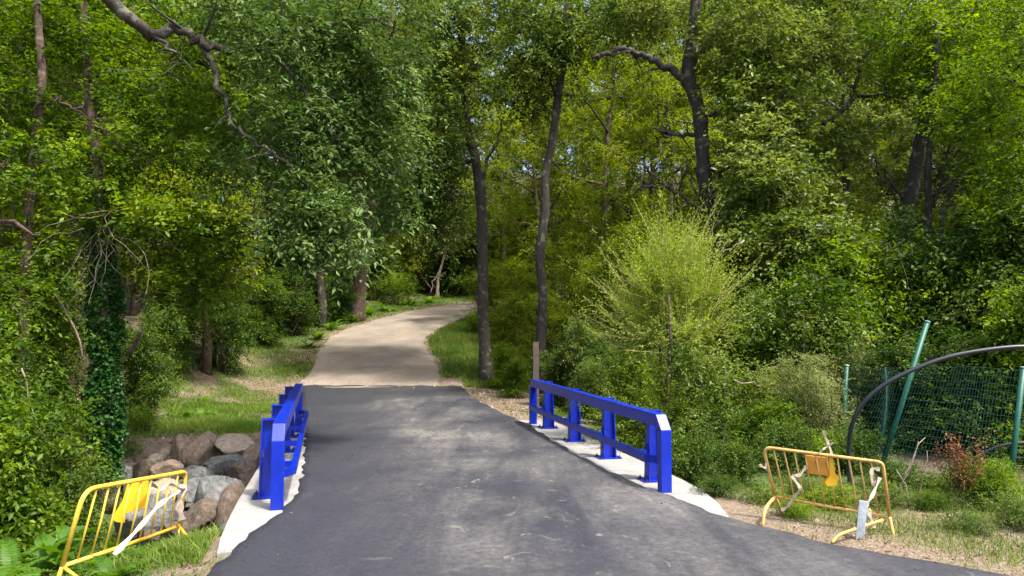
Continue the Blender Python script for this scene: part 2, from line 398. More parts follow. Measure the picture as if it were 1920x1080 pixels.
def H(x, y):
    x = np.asarray(x, float); y = np.asarray(y, float)
    s, t = ST(x, y)
    g = np.interp(y, GY, GZ)
    tl = np.interp(s, TLs, TLt); tr = np.interp(s, TRs, TRt)
    off = np.maximum(tl - t, t - tr)                       # distance outside the carriageway
    offp = np.minimum(off + np.where(s > 27, 50, 0), path_dist(x, y))
    z = g + .0
    bumpy = noise2(x, y, 1.1, 1) * .05 + noise2(x, y, .35, 2) * .12
    z = z + bumpy * smooth(0, 3, offp)
    z = z + smooth(1.0, 9, offp) * np.where(x < -6, .05 * (-x - 6), .0) * smooth(24, 36, y)
    z = z + 1.35 * smooth(17, 27, y) * smooth(1.2, 6.0, tl - t) * (1 - smooth(30, 40, y)) * (t < 0)
    z = z - .30 * smooth(.1, 1.8, tl - t) * (1 - smooth(9, 12, s))
    z = z - .12 * smooth(.2, 2.5, t - tr) * (1 - smooth(9, 12, s))
    z = z - 1.75 * channel(s, t) * (1 - .4 * smooth(9, 14, t)) 
    z = z - .02 - .05 * (1 - smooth(-.35, .0, off)) * (s < 27)
    return z
def H1(x, y): return float(H(np.array([x]), np.array([y]))[0])
def axis(segs):
    out = []
    for a, b, st in segs: out += list(np.arange(a, b, st))
    return np.array(out)
gx = axis([(-260, -60, 12), (-60, -20, 2), (-20, -9, .5), (-9, 9, .2), (9, 20, .5), (20, 60, 2), (60, 261, 12)])
gy = axis([(-60, -4, 4), (-4, 5, .6), (5, 28, .2), (28, 48, .45), (48, 80, 2), (80, 420, 17)])
X, Yg = np.meshgrid(gx, gy)
Z = H(X, Yg)
nx, ny = len(gx), len(gy)
idx = np.arange(nx * ny).reshape(ny, nx)
F = np.stack([idx[:-1, :-1], idx[:-1, 1:], idx[1:, 1:], idx[1:, :-1]], -1).reshape(-1, 4)
pd = path_dist(X, Yg); s_, t_ = ST(X, Yg)
tl_ = np.interp(s_, TLs, TLt); tr_ = np.interp(s_, TRs, TRt)
offr = np.where((s_ < 27.5), np.maximum(tl_ - t_, t_ - tr_), 50)
dmin = np.minimum(pd, offr)
dirt_a = np.clip(.62 - dmin * .22, 0, .62)
dirt_a = np.where((t_ > tr_) & (s_ > 16) & (s_ < 24) & (t_ < 7.0), .62, dirt_a)      # bare shoulder past the right railing
dirt_a = np.where((t_ < -1) & (s_ > 14) & (s_ < 16.4) & (t_ > -5), .6, dirt_a)        # bare soil above the boulders
dirt_a = np.where((t_ > tr_) & (s_ < 9), np.clip(.75 - (t_ - tr_) * .10, 0, 1), dirt_a)
dirt_a = np.where((t_ < tl_) & (s_ < 8.5) & (t_ > tl_ - .8), .42, dirt_a)
grass_a = np.clip(.62 - np.maximum(dmin - 3.0, 0) * .09, 0, .62)
dirt_a = np.maximum(dirt_a, np.where((X < -3) & (Yg > 15) & (Yg < 34) & (s_ > 14), .40 + .10 * noise2(X, Yg, 1.3, 8), 0))
me = mesh('ground', np.stack([X, Yg, Z], -1).reshape(-1, 3), F, GROUND, True, {'dirt': ('POINT', dirt_a.ravel()), 'grass': ('POINT', grass_a.ravel())})
obj('ground', me, kind='structure')

# asphalt carriageway: a sheet with its own thickness
rows = np.concatenate([np.arange(-14, 4, .8), np.arange(4, 17, .12), np.arange(17, 27.45, .3)])
R = rs(4)
nc = 40
wl = .020 * np.sin(rows * 5.1) + .018 * np.sin(rows * 11.7 + 1) + R.normal(0, .008, len(rows))
wr = .022 * np.sin(rows * 4.3 + 2) + .016 * np.sin(rows * 9.9) + R.normal(0, .008, len(rows))
V = []
for i, s in enumerate(rows):
    a = np.interp(s, TLs, TLt) + wl[i]; b = np.interp(s, TRs, TRt) + wr[i]
    ss = s
    for side in (0, 1, 2):
        ts = [a - .012] if side == 0 else ([b + .012] if side == 2 else np.linspace(a, b, nc))
        for t in ts:
            sq = ss + (.05 * math.sin(t * 5.3) + .035 * math.sin(t * 12.1 + 1)) * float(smooth(24, 27.3, s)) - (t + 1.4) * .26 * float(smooth(20, 27.3, s))
            x, y = XY(sq, t)
            z = float(np.interp(y, GY, GZ)) + .045 + .006 * math.sin(sq * .9 + t)
            V.append((x, y, z - (.075 if side != 1 else 0)))
w = nc + 2
n = len(rows)
idx = np.arange(n * w).reshape(n, w)
F = np.stack([idx[:-1, :-1], idx[:-1, 1:], idx[1:, 1:], idx[1:, :-1]], -1).reshape(-1, 4)
V = np.array(V)
last = V[(n - 1) * w:].copy(); last[:, 2] -= .08; last[:, 1] += .012
V = np.vstack([V, last]); e = np.arange(w) + n * w; l0 = idx[-1]
F = np.vstack([F, np.stack([l0[:-1], l0[1:], e[1:], e[:-1]], -1)])
obj('asphalt_road', mesh('asphalt_road', V, F, ASPH), kind='structure')

# gravel path beyond
V = []
cols = 13
for i, p in enumerate(PCC):
    q = PCC[min(i + 1, len(PCC) - 1)] - PCC[max(i - 1, 0)]
    d = q[:2] / np.hypot(*q[:2]); nrm = np.array([d[1], -d[0]])
    for k in range(cols):
        u = -1 + 2 * k / (cols - 1)
        wob = .10 * math.sin(i * 1.3 + (2 if u > 0 else 0)) + .06 * math.sin(i * 3.1)
        xy = p[:2] + nrm * (p[2] + wob * abs(u)) * u
        V.append((xy[0], xy[1], float(np.interp(xy[1], GY, GZ)) + .035 - .05 * abs(u) ** 8))
idx = np.arange(len(PCC) * cols).reshape(len(PCC), cols)
F = np.stack([idx[:-1, :-1], idx[:-1, 1:], idx[1:, 1:], idx[1:, :-1]], -1).reshape(-1, 4)
obj('gravel_path', mesh('gravel_path', np.array(V), F, PATHM, True), kind='structure')

# stream in the gully
V = []; F = []
ts = np.linspace(-16, 26, 60)
for t in ts:
    c = 11.7 + (.8 * (t + 3.8) if t < -3.8 else 0) + (.6 * (t - 5) if t > 5 else 0)
    for d in (-1.3, 1.3): x, y = XY(c + d, t); V.append((x, y, -1.62 if t < 9 else -1.62 + .0 * t))
for i in range(len(ts) - 1): F.append([2 * i, 2 * i + 1, 2 * i + 3, 2 * i + 2])
obj('stream_water', mesh('stream_water', V, F, WATER), kind='structure')

# ------------------------------------------------------------------ bridge
bridge = thing('road_bridge', (*XY(12.6, 1.7), 0), 'short concrete road bridge with white edge strips under the blue railings', 'bridge')
bl = bridge.location
def loc(s, t, z): x, y = XY(s, t); return (x - bl.x, y - bl.y, z)
mb = MB(); mb.hexa([loc(8.9, -1.18, -.5), loc(8.9, 4.62, -.5), loc(16.6, 4.62, -.5), loc(16.6, -1.18, -.5),
                    loc(8.9, -1.18, -.03), loc(8.9, 4.62, -.03), loc(16.6, 4.62, -.03), loc(16.6, -1.18, -.03)])
obj('deck', mb.mesh('deck', CONC), bridge)
def strip(name, outl):
    """outl: list of (s, inner t, outer t)"""
    mb = MB(); V = []; F = []
    for (s, a, b) in outl:
        V += [loc(s, a, -.02), loc(s, a, .03), loc(s, b, .02), loc(s, b, -.42)]
    n = len(outl)
    for i in range(n - 1):
        for k in range(4):
            F.append([i * 4 + k, i * 4 + (k + 1) % 4, (i + 1) * 4 + (k + 1) % 4, (i + 1) * 4 + k])
    F += [[0, 1, 2, 3], [(n - 1) * 4 + k for k in (3, 2, 1, 0)]]
    mb.add(V, F)
    obj(name, mb.mesh(name, CONC, bevel=.008), bridge)
strip('edge_strip', [(7.75, -.95, -1.17), (8.3, -.8, -1.22), (9.0, -.5, -1.25), (10, -.4, -1.27), (12, -.4, -1.27), (14, -.45, -1.27), (16.6, -.5, -1.26), (17.0, -.7, -1.24)])
strip('edge_strip', [(7.7, 4.1, 4.24), (8.0, 4.0, 4.36), (8.6, 3.9, 4.55), (9.2, 3.75, 4.68), (10, 3.7, 4.74), (12, 3.7, 4.74), (14, 3.7, 4.74), (16.6, 3.75, 4.72), (17.0, 3.9, 4.7)])
for t0 in (-1.2, 4.66):                 # abutment walls below the deck edges
    for s0, s1 in ((8.9, 9.3), (16.2, 16.6)):
        mb = MB(); mb.hexa([loc(s0, t0 - .06, -1.9), loc(s0, t0 + .06, -1.9), loc(s1, t0 + .06, -1.9), loc(s1, t0 - .06, -1.9),
                            loc(s0, t0 - .06, -.5), loc(s0, t0 + .06, -.5), loc(s1, t0 + .06, -.5), loc(s1, t0 - .06, -.5)])
        obj('abutment', mb.mesh('abutment', CONC), bridge)

def railing(side, s0, s1, tin, label, tilt=0):
    """side=+1: right railing. tin = t of the road-side face. local frame: x = t outward, y = s"""
    x0, y0 = XY(s0, tin)
    rz = math.atan2(-UX, UY) + tilt
    root = thing('bridge_railing', (x0, y0, .03), label, 'railing', 'blue steel railings on the two edges of the bridge', rz)
    k = side
    L = s1 - s0
    def q(x, y, z): return (k * x, y, z)
    def box(x0, x1, y0, y1, z0, z1, mb):
        return mb.hexa([q(x0, y0, z0), q(x1, y0, z0), q(x1, y1, z0), q(x0, y1, z0), q(x0, y0, z1), q(x1, y0, z1), q(x1, y1, z1), q(x0, y1, z1)])
    # top rail with the chamfered corners, one bent box section
    ht, wd, hh = 1.0, .15, .17
    prof_out = [(0.18, ht), (L - .18, ht)]
    mb = MB(); mb.prism([q(0, .17, ht), q(0, L - .17, ht), q(0, L - .17 , ht - hh), q(0, .17, ht - hh)], q(wd, 0, 0)); me = mb.mesh('top_rail', BLUE, bevel=.012)
    obj('top_rail', me, root)
    for e in (0, 1):
        f = (lambda y: y) if e == 0 else (lambda y: L - y)
        mb = MB(); mb.prism([q(0, f(.17), ht), q(0, f(.17), ht - hh), q(0, f(.13), ht - hh - .03), q(0, f(0), ht - .19)], q(wd, 0, 0))
        obj('corner_piece', mb.mesh('corner_piece', BLUE, bevel=.008), root)
        mb = MB(); mb.prism([q(0, f(0), ht - .192), q(0, f(.13), ht - .203), q(0, f(.13), -.02), q(0, f(0), -.02)], q(wd, 0, 0))
        obj('end_post', mb.mesh('end_post', BLUE, bevel=.010), root)
    # lower rail, stands proud towards the road, bends back into the end posts
    zc, hb = .40, .10
    mb = MB()
    pb_ = -.09 if k > 0 else -.13
    pts = [(.0, .13), (pb_, .34), (pb_, L - .34), (.0, L - .13)]
    V = []
    for (x, y) in pts:
        V += [q(x, y, zc - hb / 2), q(x, y, zc + hb / 2), q(x + .075, y, zc + hb / 2), q(x + .075, y, zc - hb / 2)]
    Fz = []
    for i in range(3):
        for j in range(4): Fz.append([i * 4 + j, i * 4 + (j + 1) % 4, (i + 1) * 4 + (j + 1) % 4, (i + 1) * 4 + j])
    Fz += [[3, 2, 1, 0], [12, 13, 14, 15]]
    mb.add(V, Fz); obj('lower_rail', mb.mesh('lower_rail', BLUE, bevel=.008), root)
    # tapered I-section posts behind
    for i in range(4):
        yc = .78 + i * (L - 1.56) / 3
        p = MB()
        xb, xt = .42, .24                                  # depth at the foot and at the head
        for (a, b) in ((.155, .172),):                      # road-side flange
            p.hexa([q(-.02 + .0, yc - .085, .0), q(.0, yc - .085, .0), q(.0, yc + .085, .0), q(-.02, yc + .085, .0),
                    q(.155, yc - .07, .93), q(.172, yc - .07, .93), q(.172, yc + .07, .93), q(.155, yc + .07, .93)]) if False else None
            p.hexa([q(.12, yc - .09, .015), q(.138, yc - .09, .015), q(.138, yc + .09, .015), q(.12, yc + .09, .015),
                    q(.155, yc - .07, .97), q(.172, yc - .07, .97), q(.172, yc + .07, .97), q(.155, yc + .07, .97)])
        p.hexa([q(.325, yc - .09, .015), q(.343, yc - .09, .015), q(.343, yc + .09, .015), q(.325, yc + .09, .015),
                q(.30, yc - .07, .97), q(.318, yc - .07, .97), q(.318, yc + .07, .97), q(.30, yc + .07, .97)])
        p.hexa([q(.139, yc - .008, .015), q(.324, yc - .008, .015), q(.324, yc + .008, .015), q(.139, yc + .008, .015),
                q(.173, yc - .008, .97), q(.299, yc - .008, .97), q(.299, yc + .008, .97), q(.173, yc + .008, .97)])
        box(.152, .325, yc - .075, yc + .075, .972, .985, p)
        po = obj('post', p.mesh('post', BLUE), root)
        a = MB(); box(pb_ + .078, .12, yc - .04, yc + .04, zc - .035, zc + .035, a)
        obj('bracket', a.mesh('bracket', BLUE), po)
        b = MB(); box(.03, .42, yc - .14, yc + .14, .0, .014, b)
        bp = obj('base_plate', b.mesh('base_plate', BLUE), po)
        for bx in (.07, .38):
            for by in (-.11, .11):
                t = MB(); t.tube([q(bx, yc + by, .014), q(bx, yc + by, .034)], .028, 6); t.tube([q(bx, yc + by, .034), q(bx, yc + by, .06)], .010, 6)
                obj('bolt', t.mesh('bolt', STEEL), po)
    return root
railing(-1, 9.35, 16.2, -.675, 'blue steel bridge railing on the left edge, above the heap of boulders', .02)
railing(1, 9.2, 16.35, 4.07, 'blue steel bridge railing on the right edge, in front of the shrubs')

# ------------------------------------------------------------------ foliage builders
def unit(v): return v / (np.linalg.norm(v, axis=-1, keepdims=True) + 1e-9)
def sprays(R, O, D, L, n, size, droop=.3, wid=.5, cl=None, fold=.25, spread=.8):
    """leaves along twigs. O,D (S,3), L (S,), n leaves per twig"""
    Sn = len(O)
    u = (np.arange(n) + .6) / n
    U = np.broadcast_to(u[None, :], (Sn, n))
    pos = O[:, None] + D[:, None] * (L[:, None] * U)[..., None]
    pos[..., 2] -= droop * L[:, None] * U ** 2
    side = np.cross(D, np.array([0, 0, 1.0])) + 1e-4; side = unit(side)
    sg = np.where(np.arange(n) % 2 == 0, 1, -1)[None, :, None]
    ld = D[:, None] * .7 + side[:, None] * sg * spread + R.normal(0, .35, (Sn, n, 3)); ld[..., 2] -= .2 + droop * U * .6
    ld = unit(ld)
    nr = np.array([0, 0, 1.0]) + R.normal(0, .55, (Sn, n, 3)); nr = unit(nr)
    wd = unit(np.cross(nr, ld)); nr = unit(np.cross(ld, wd))
    sz = size * R.uniform(.65, 1.25, (Sn, n, 1))
    pos = pos + R.normal(0, .012 + size * .15, (Sn, n, 3))
    b = pos; tip = pos + ld * sz
    mid = pos + ld * sz * .48
    l = mid - wd * sz * wid * .5 + nr * sz * fold * .5; r = mid + wd * sz * wid * .5 + nr * sz * fold * .5
    V = np.stack([b, r, tip, l], 2).reshape(-1, 3)
    N = Sn * n
    i = np.arange(N)[:, None] * 4
    Fc = np.concatenate([i + np.array([[0, 1, 2]]), i + np.array([[0, 2, 3]])], 1).reshape(-1, 3)
    if cl is None: cl = R.uniform(0, 1, Sn)
    rnd = np.clip(cl[:, None] * .55 + R.uniform(0, 1, (Sn, n)) * .45, 0, 1)
    return V, Fc, np.repeat(rnd.reshape(-1), 2)
def join(parts):
    Vs, Fs, As = [], [], []; o = 0
    for V, Fc, A in parts: Vs.append(V); Fs.append(Fc + o); As.append(A); o += len(V)
    return np.vstack(Vs), np.vstack(Fs), np.concatenate(As)
def leafmesh(name, parts, mat):
    V, Fc, A = join(parts) if isinstance(parts, list) else parts
    return mesh(name, V, Fc, mat, False, {'rnd': ('FACE', A)})
def blob_sprays(R, c, r, nclump, per, L, n, size, droop=.3, wid=.5, csize=.28, shell=.35):
    """fills an ellipsoid (centre c, radii r) with clumps of twigs"""
    c = np.array(c, float); r = np.array(r, float)
    d = unit(R.normal(0, 1, (nclump, 3)))
    q = R.uniform(shell ** 3, 1, (nclump, 1)) ** (1 / 3) * (1 + .22 * np.sin(d[:, :1] * 5 + d[:, 1:2] * 4 + c[0]) )
    C = c + d * q * r
    O = np.repeat(C, per, 0) + R.normal(0, 1, (nclump * per, 3)) * csize * np.array([1, 1, .55])
    D = unit(np.repeat(d, per, 0) * np.array([1, 1, .5]) + R.normal(0, .6, (nclump * per, 3)) * np.array([1, 1, .6]))
    cl = np.repeat(R.uniform(0, 1, nclump), per)
    LL = R.uniform(.6, 1.2, nclump * per) * L
    return sprays(R, O - D * LL[:, None] * .4, D, LL, n, size, droop, wid, cl), C
def wander(R, a, b, n, amp):
    a = np.array(a, float); b = np.array(b, float)
    u = np.linspace(0, 1, n)[:, None]
    p = a + (b - a) * u
    w = np.cumsum(R.normal(0, amp, (n, 3)), 0); w -= w[0] + (w[-1] - w[0]) * u
    return p + w
def polytube(mb, pts, r0, r1, n=8, p=1.0):
    m = len(pts); rad = [r0 + (r1 - r0) * (i / (m - 1)) ** p for i in range(m)]
    mb.tube(pts, rad, n)

# prototype woodland trees
def proto_tree(seed, Ht, Rad, z0, mat, leaf, barkm, nl=16, tw=.20, dens=1.0, wid=.5):
    R = rs(seed)
    tr = wander(R, (0, 0, -.4), (R.normal(0, .5), R.normal(0, .5), Ht * .9), 12, .10)
    mt = MB(); polytube(mt, tr, tw, .04, 9, .8)
    mbr = MB(); parts = []
    for i in range(nl):
        h = z0 + (Ht * .93 - z0) * ((i + .5) / nl) ** .9
        base = np.array([np.interp(h, tr[:, 2], tr[:, k]) for k in range(3)])
        az = i * 2.4 + R.uniform(-.4, .4)
        prof = math.sin(math.pi * min(1, max(.12, (h - z0) / (Ht - z0) * .75 + .22)))
        L = Rad * prof * R.uniform(.75, 1.15)
        rise = R.uniform(.1, .55) * L
        tip = base + np.array([math.cos(az) * L, math.sin(az) * L, rise])
        lp = wander(R, base, tip, 7, .09 * L ** .5)
        polytube(mbr, lp, tw * .38 * (1 - .5 * i / nl), .012, 6)
        for k in range(4):
            st = lp[2 + k]
            dv = np.array([math.cos(az + R.uniform(-1.3, 1.3)), math.sin(az + R.uniform(-1.3, 1.3)), R.uniform(-.1, .5)])
            en = st + dv * L * R.uniform(.25, .45)
            sbp = wander(R, st, en, 4, .05)
            polytube(mbr, sbp, .025, .006, 4)
            rr = L * .20 + .38
            P_, _ = blob_sprays(R, en, (rr, rr, rr * .6), int(6 * dens), 6, .42, 11, leaf, .3, wid, csize=.22, shell=.2)
            parts.append(P_)
        P_, _ = blob_sprays(R, tip, (.7, .7, .45), int(6 * dens), 6, .42, 11, leaf, .3, wid, csize=.24, shell=.2); parts.append(P_)
    return mt.mesh('trunk', barkm, True), mbr.mesh('branches', barkm, True), leafmesh('crown', parts, mat)
PR = {
 'green1': proto_tree(11, 15, 4.2, 3.0, GREEN, .17, BARK),
 'green2': proto_tree(12, 13, 4.0, 2.0, GREEN, .16, BARKR),
 'oak1': proto_tree(13, 15, 5.0, 4.0, OAK, .165, BARK, tw=.26),
 'oak2': proto_tree(14, 12, 4.4, 3.0, OAK, .155, BARK, tw=.24),
 'olive1': proto_tree(15, 14, 3.6, 1.6, OLIVE, .13, BARK, nl=18, wid=.4),
 'olive2': proto_tree(16, 11, 3.4, 1.0, OLIVE, .12, BARKR, nl=16, wid=.4),
}
def put_tree(kind, x, y, sc, rz, label, group, cat='tree', name='woodland_tree', sz=1.0):
    z = H1(x, y)
    t = thing(name, (x, y, z), label, cat, group, rz)
    t.scale = (sc, sc, sc * sz)
    a, b, c = PR[kind]
    obj('trunk', a, t); obj('branches', b, t); obj('crown', c, t, kind='stuff')
    return t
R = rs(77)
# the far woods, row by row, from the back
L_FAR = 'tall tree in the far wooded slope that closes the view behind the path'
L_LFT = 'leafy tree in the shaded wood left of the gravel path'
L_RGT = 'leafy tree in the wood on the right, behind the shrubs and green fence'
L_MID = 'yellow green tree in the bright wood between the two slender trunks and the gnarled oak'
for row, (yy, x0, x1, st) in enumerate([(88, -62, 66, 8.5), (70, -48, 52, 7.0)]):
    x = x0
    while x < x1:
        xx = x + R.uniform(-1.5, 1.5)
        put_tree(R.choice(['green1', 'oak1', 'olive1', 'green2']), xx, yy + R.uniform(-4, 4), R.uniform(1.15, 1.5), R.uniform(0, 6.28), L_FAR, 'trees of the far wooded slope', sz=1.15)
        x += st
def rowtrees(lst, label, group):
    lst = [(k, x, y, sc, 1.28 if y > 27 else 1.1) for k, x, y, sc, *r in lst]
    for k, x, y, sc, *r in lst: put_tree(k, x, y, sc, R.uniform(0, 6.28), label, group, sz=r[0] if r else 1.0)
rowtrees([('green1', -38, 50, 1.3), ('green2', -31, 47, 1.3), ('oak1', -25, 52, 1.35), ('green1', -19, 49, 1.3), ('oak2', -13, 52, 1.4), ('green1', -9, 57, 1.3),
          ('green2', -29, 38, 1.2), ('oak1', -22.5, 40, 1.2), ('green1', -16.5, 42, 1.15), ('oak1', -11.8, 44, 1.1), 
          ('green1', -21, 30, 1.15), ('green2', -16.5, 32.5, 1.1), ('oak1', -12.3, 35.5, 1.05), ('green2', -25, 26, 1.1),
          ('oak1', -9.8, 38.5, 1.0), ('oak2', -14.5, 37.5, 1.1), ('green2', -18.5, 23.5, 1.0), ('green1', -16.5, 27.5, 1.0), ('green1', -15, 19, .95), ('green2', -19, 15.5, 1.0)], L_LFT, 'trees of the wood left of the path')
rowtrees([('olive1', -1, 62, 1.4), ('olive2', 6, 54, 1.5), ('olive1', 2.2, 43, 1.15), ('olive1', 6.2, 38, 1.15), ('olive2', 3.8, 33, 1.1), ('olive1', 9.5, 34, 1.05), 
          ('olive2', 1.2, 37.5, .9), ('olive2', 6.6, 28.5, .95), ('olive1', 8.5, 46, 1.2)], L_MID, 'yellow green trees behind the slender trunks')
rowtrees([('oak1', 14, 50, 1.3), ('green1', 22, 52, 1.3), ('oak1', 30, 50, 1.35), ('green2', 38, 48, 1.3),
          ('green1', 14, 40, 1.15), ('oak1', 20, 38, 1.2), ('olive1', 26, 39, 1.1), ('green1', 32, 37, 1.2),
          ('oak2', 13, 29, 1.1), ('olive2', 17.5, 29, 1.05), ('oak1', 22.5, 30, 1.1), ('green1', 19, 23, .9), ('green1', 24, 24, 1.0),
          ('oak2', 15.2, 21.5, .9)], L_RGT, 'trees of the wood on the right')
# two more near the frame's left edge
put_tree('green1', -14.5, 13.8, .95, 1.0, 'leafy tree cut by the left edge behind the leaning dark trunk', None, sz=1.1)
put_tree('green2', -14, 20.5, .9, 2.0, 'leafy tree between the ivy-clad trunk and the hazel, further back', None, sz=1.1)

# ------------------------------------------------------------------ individually modelled trees
def px_line(lst, Y, dY=None):
    out = []
    for i, q in enumerate(lst):
        y = q[2] if len(q) > 2 else Y
        out.append(P(q[0], q[1], y))
    return out
def smoothline(pts, n=4):
    A = catmull([np.array(p) for p in pts], n); return A
def rough(mb_mesh, amt, f, seed=0):
    for v in mb_mesh.vertices:
        n_ = noise.noise(v.co * f + Vector((seed, 0, 0)))
        v.co += v.co.normalized() * 0 + Vector((noise.noise(v.co * f + Vector((seed, 9, 0))), noise.noise(v.co * f + Vector((5, seed, 3))), 0)) * amt
def special_tree(name, label, cat, trunkpx, Y, r0, r1, limbs, blobs, mat, leaf, barkm, seed, group=None, per=5, nleaf=11, L=.42, droop=.35, wid=.5, dens=1.0, csize=.26, base=True):
    """trunkpx: image polyline; limbs: [(polyline, r0, r1)]; blobs: [(px,py,Y,rx_px,ry_px,n clumps)]"""
    R = rs(seed)
    tp = [Vector(p) for p in smoothline(px_line(trunkpx, Y), 4)]
    b = tp[0].copy()
    g = H1(b.x, b.y)
    if base:
        if b.z > g: tp = [Vector((b.x, b.y, g - .15))] + tp
        else: tp = [p for p in tp if p.z > g + .05]; tp = [Vector((tp[0].x, tp[0].y, g - .15))] + tp
    root = thing(name, (tp[0].x, tp[0].y, g), label, cat, group)
    o = root.location
    mt = MB(); m = len(tp)
    rad = [r0 + (r1 - r0) * (i / (m - 1)) + r0 * .45 * max(0, 1 - i / (m * .12)) for i in range(m)]
    mt.tube([p - o for p in tp], rad, 12)
    me = mt.mesh('trunk', barkm, True); rough(me, r0 * .25, 3.5, seed)
    obj('trunk', me, root)
    for (lp, a, c) in limbs:
        q = smoothline(px_line(lp, Y), 5)
        q[1:-1] += R.normal(0, .035, (len(q) - 2, 3))
        ml = MB(); ml.tube([Vector(p) - o for p in q], [a + (c - a) * (i / (len(q) - 1)) for i in range(len(q))], 8)
        lo = obj('limb', ml.mesh('limb', barkm, True), root)
        # side twigs
        tw = MB()
        for k in range(6):
            i = R.randint(2, len(q) - 1); s0 = Vector(q[i]) - o
            e = s0 + Vector((R.normal(0, .5), R.normal(0, .35), R.uniform(-.4, .7)))
            tw.tube([s0, s0.lerp(e, .5) + Vector(R.normal(0, .06, 3)), e], [c * .8, c * .5, .006], 5)
        obj('twigs', tw.mesh('twigs', barkm, True), lo, kind='stuff')
    parts = []; br = MB()
    for (px, py, by, rx, ry, nc) in blobs:
        c = P(px, py, by) - o
        k = by / FPX
        P_, C = blob_sprays(R, c, (rx * k, max(rx, ry) * k * .8, ry * k), int(nc * dens), per, L, nleaf, leaf, droop, wid, csize)
        parts.append(P_)
        # twigs from a hub inside the blob
        for q in C[::4]:
            q = Vector(q); h = c.lerp(q, .25)
            br.tube([h, h.lerp(q, .5) + Vector(R.normal(0, .05, 3)), q], [.016, .010, .004], 4, False)
    if blobs:
        obj('branches', br.mesh('branches', barkm, True), root, kind='stuff')
        obj('crown', leafmesh('crown', parts, mat), root, kind='stuff')
    return root

# ivy-clad tree on the left bank
ivyt = special_tree('ivy_clad_tree', 'slender tree on the left bank with its lower trunk wrapped in dark ivy', 'tree',
    [(204, 925), (200, 850), (196, 760), (198, 640), (196, 520), (190, 400), (180, 280), (168, 190), (160, 90), (152, -20), (150, -180)], 12.6, .125, .06,
    [([(184, 240), (150, 205), (100, 180), (60, 170), (10, 150)], .05, .02), ([(182, 235), (205, 255), (240, 285), (275, 330)], .045, .012),
     ([(190, 400), (240, 430), (290, 455), (340, 460, 12.0)], .03, .008), ([(170, 200), (188, 180), (186, 130)], .03, .01)],
    [(60, 60, 12.4, 120, 80, 40), (150, 330, 12.2, 130, 90, 46), (300, 130, 12.9, 140, 110, 60), (330, 280, 12.8, 130, 90, 52), (50, 480, 12.0, 90, 80, 36),
     (300, 420, 12.4, 110, 60, 40), (390, 470, 12.8, 80, 65, 34), (380, 540, 12.8, 60, 45, 18), (40, 230, 11.6, 90, 90, 34), (440, 200, 13.2, 90, 80, 30), (60, -60, 12.4, 200, 60, 30), (300, -40, 13, 160, 60, 26)],
    GREEN, .105, BARKR, 21, per=7, nleaf=11, L=.40, csize=.20, dens=.85)
# ivy sleeve
R = rs(5)
tp = smoothline(px_line([(204, 900), (201, 835), (196, 760), (198, 640), (196, 520), (190, 400)], 12.6), 10)
N = 3600
u = R.beta(1.6, 1.6, N) * (len(tp) - 1); i = u.astype(int); f = (u - i)[:, None]
c = tp[i] * (1 - f) + tp[np.minimum(i + 1, len(tp) - 1)] * f
th = R.uniform(0, 6.28, N); rd = np.stack([np.cos(th), np.sin(th), np.zeros(N)], -1)
bulge = .11 + .10 * np.abs(np.sin(c[:, 2] * 1.9)) 
O = c + rd * (bulge * R.uniform(.75, 1.15, N))[:, None]
D = unit(rd * .7 + R.normal(0, .5, (N, 3)) + np.array([0, 0, -.2]))
V, Fc, A = sprays(R, O - np.array(ivyt.location), D, np.full(N, .09), 3, .075, .5, .8)
obj('ivy', leafmesh('ivy', (V, Fc, A), IVY), ivyt, kind='stuff')
# hanging dead creeper on the same trunk
mv = MB()
for k in range(44):
    a = P(190 + R.normal(0, 34), 400 + R.uniform(-20, 60), 12.3 + R.normal(0, .25)) - ivyt.location
    pts = [a]; d = Vector((R.normal(0, .5), R.normal(0, .3), -.4))
    for j in range(7):
        d = (d + Vector((R.normal(0, .45), R.normal(0, .35), -.25 + R.normal(0, .3)))).normalized()
        pts.append(pts[-1] + d * .2)
    mv.tube(pts, [.0055 * (1 - .08 * j) for j in range(8)], 4, False)
obj('dead_creeper', mv.mesh('dead_creeper', DEADW, True), ivyt, kind='stuff')

# second thin trunk at the far left
special_tree('leaning_tree', 'thin dark trunk leaning at the far left, left of the ivy-clad tree', 'tree',
    [(30, 960), (40, 700), (52, 450), (66, 260), (78, 150), (72, 60), (66, -60), (60, -160)], 11.8, .085, .05,
    [([(66, 200), (100, 185), (135, 205), (215, 250)], .035, .012), ([(-40, 420), (20, 425), (70, 438)], .05, .03)],
    [(-10, 330, 11.2, 90, 120, 34), (20, 560, 10.8, 90, 90, 36), (-30, 130, 11.5, 90, 100, 30)],
    GREEN, .08, BARKR, 22)

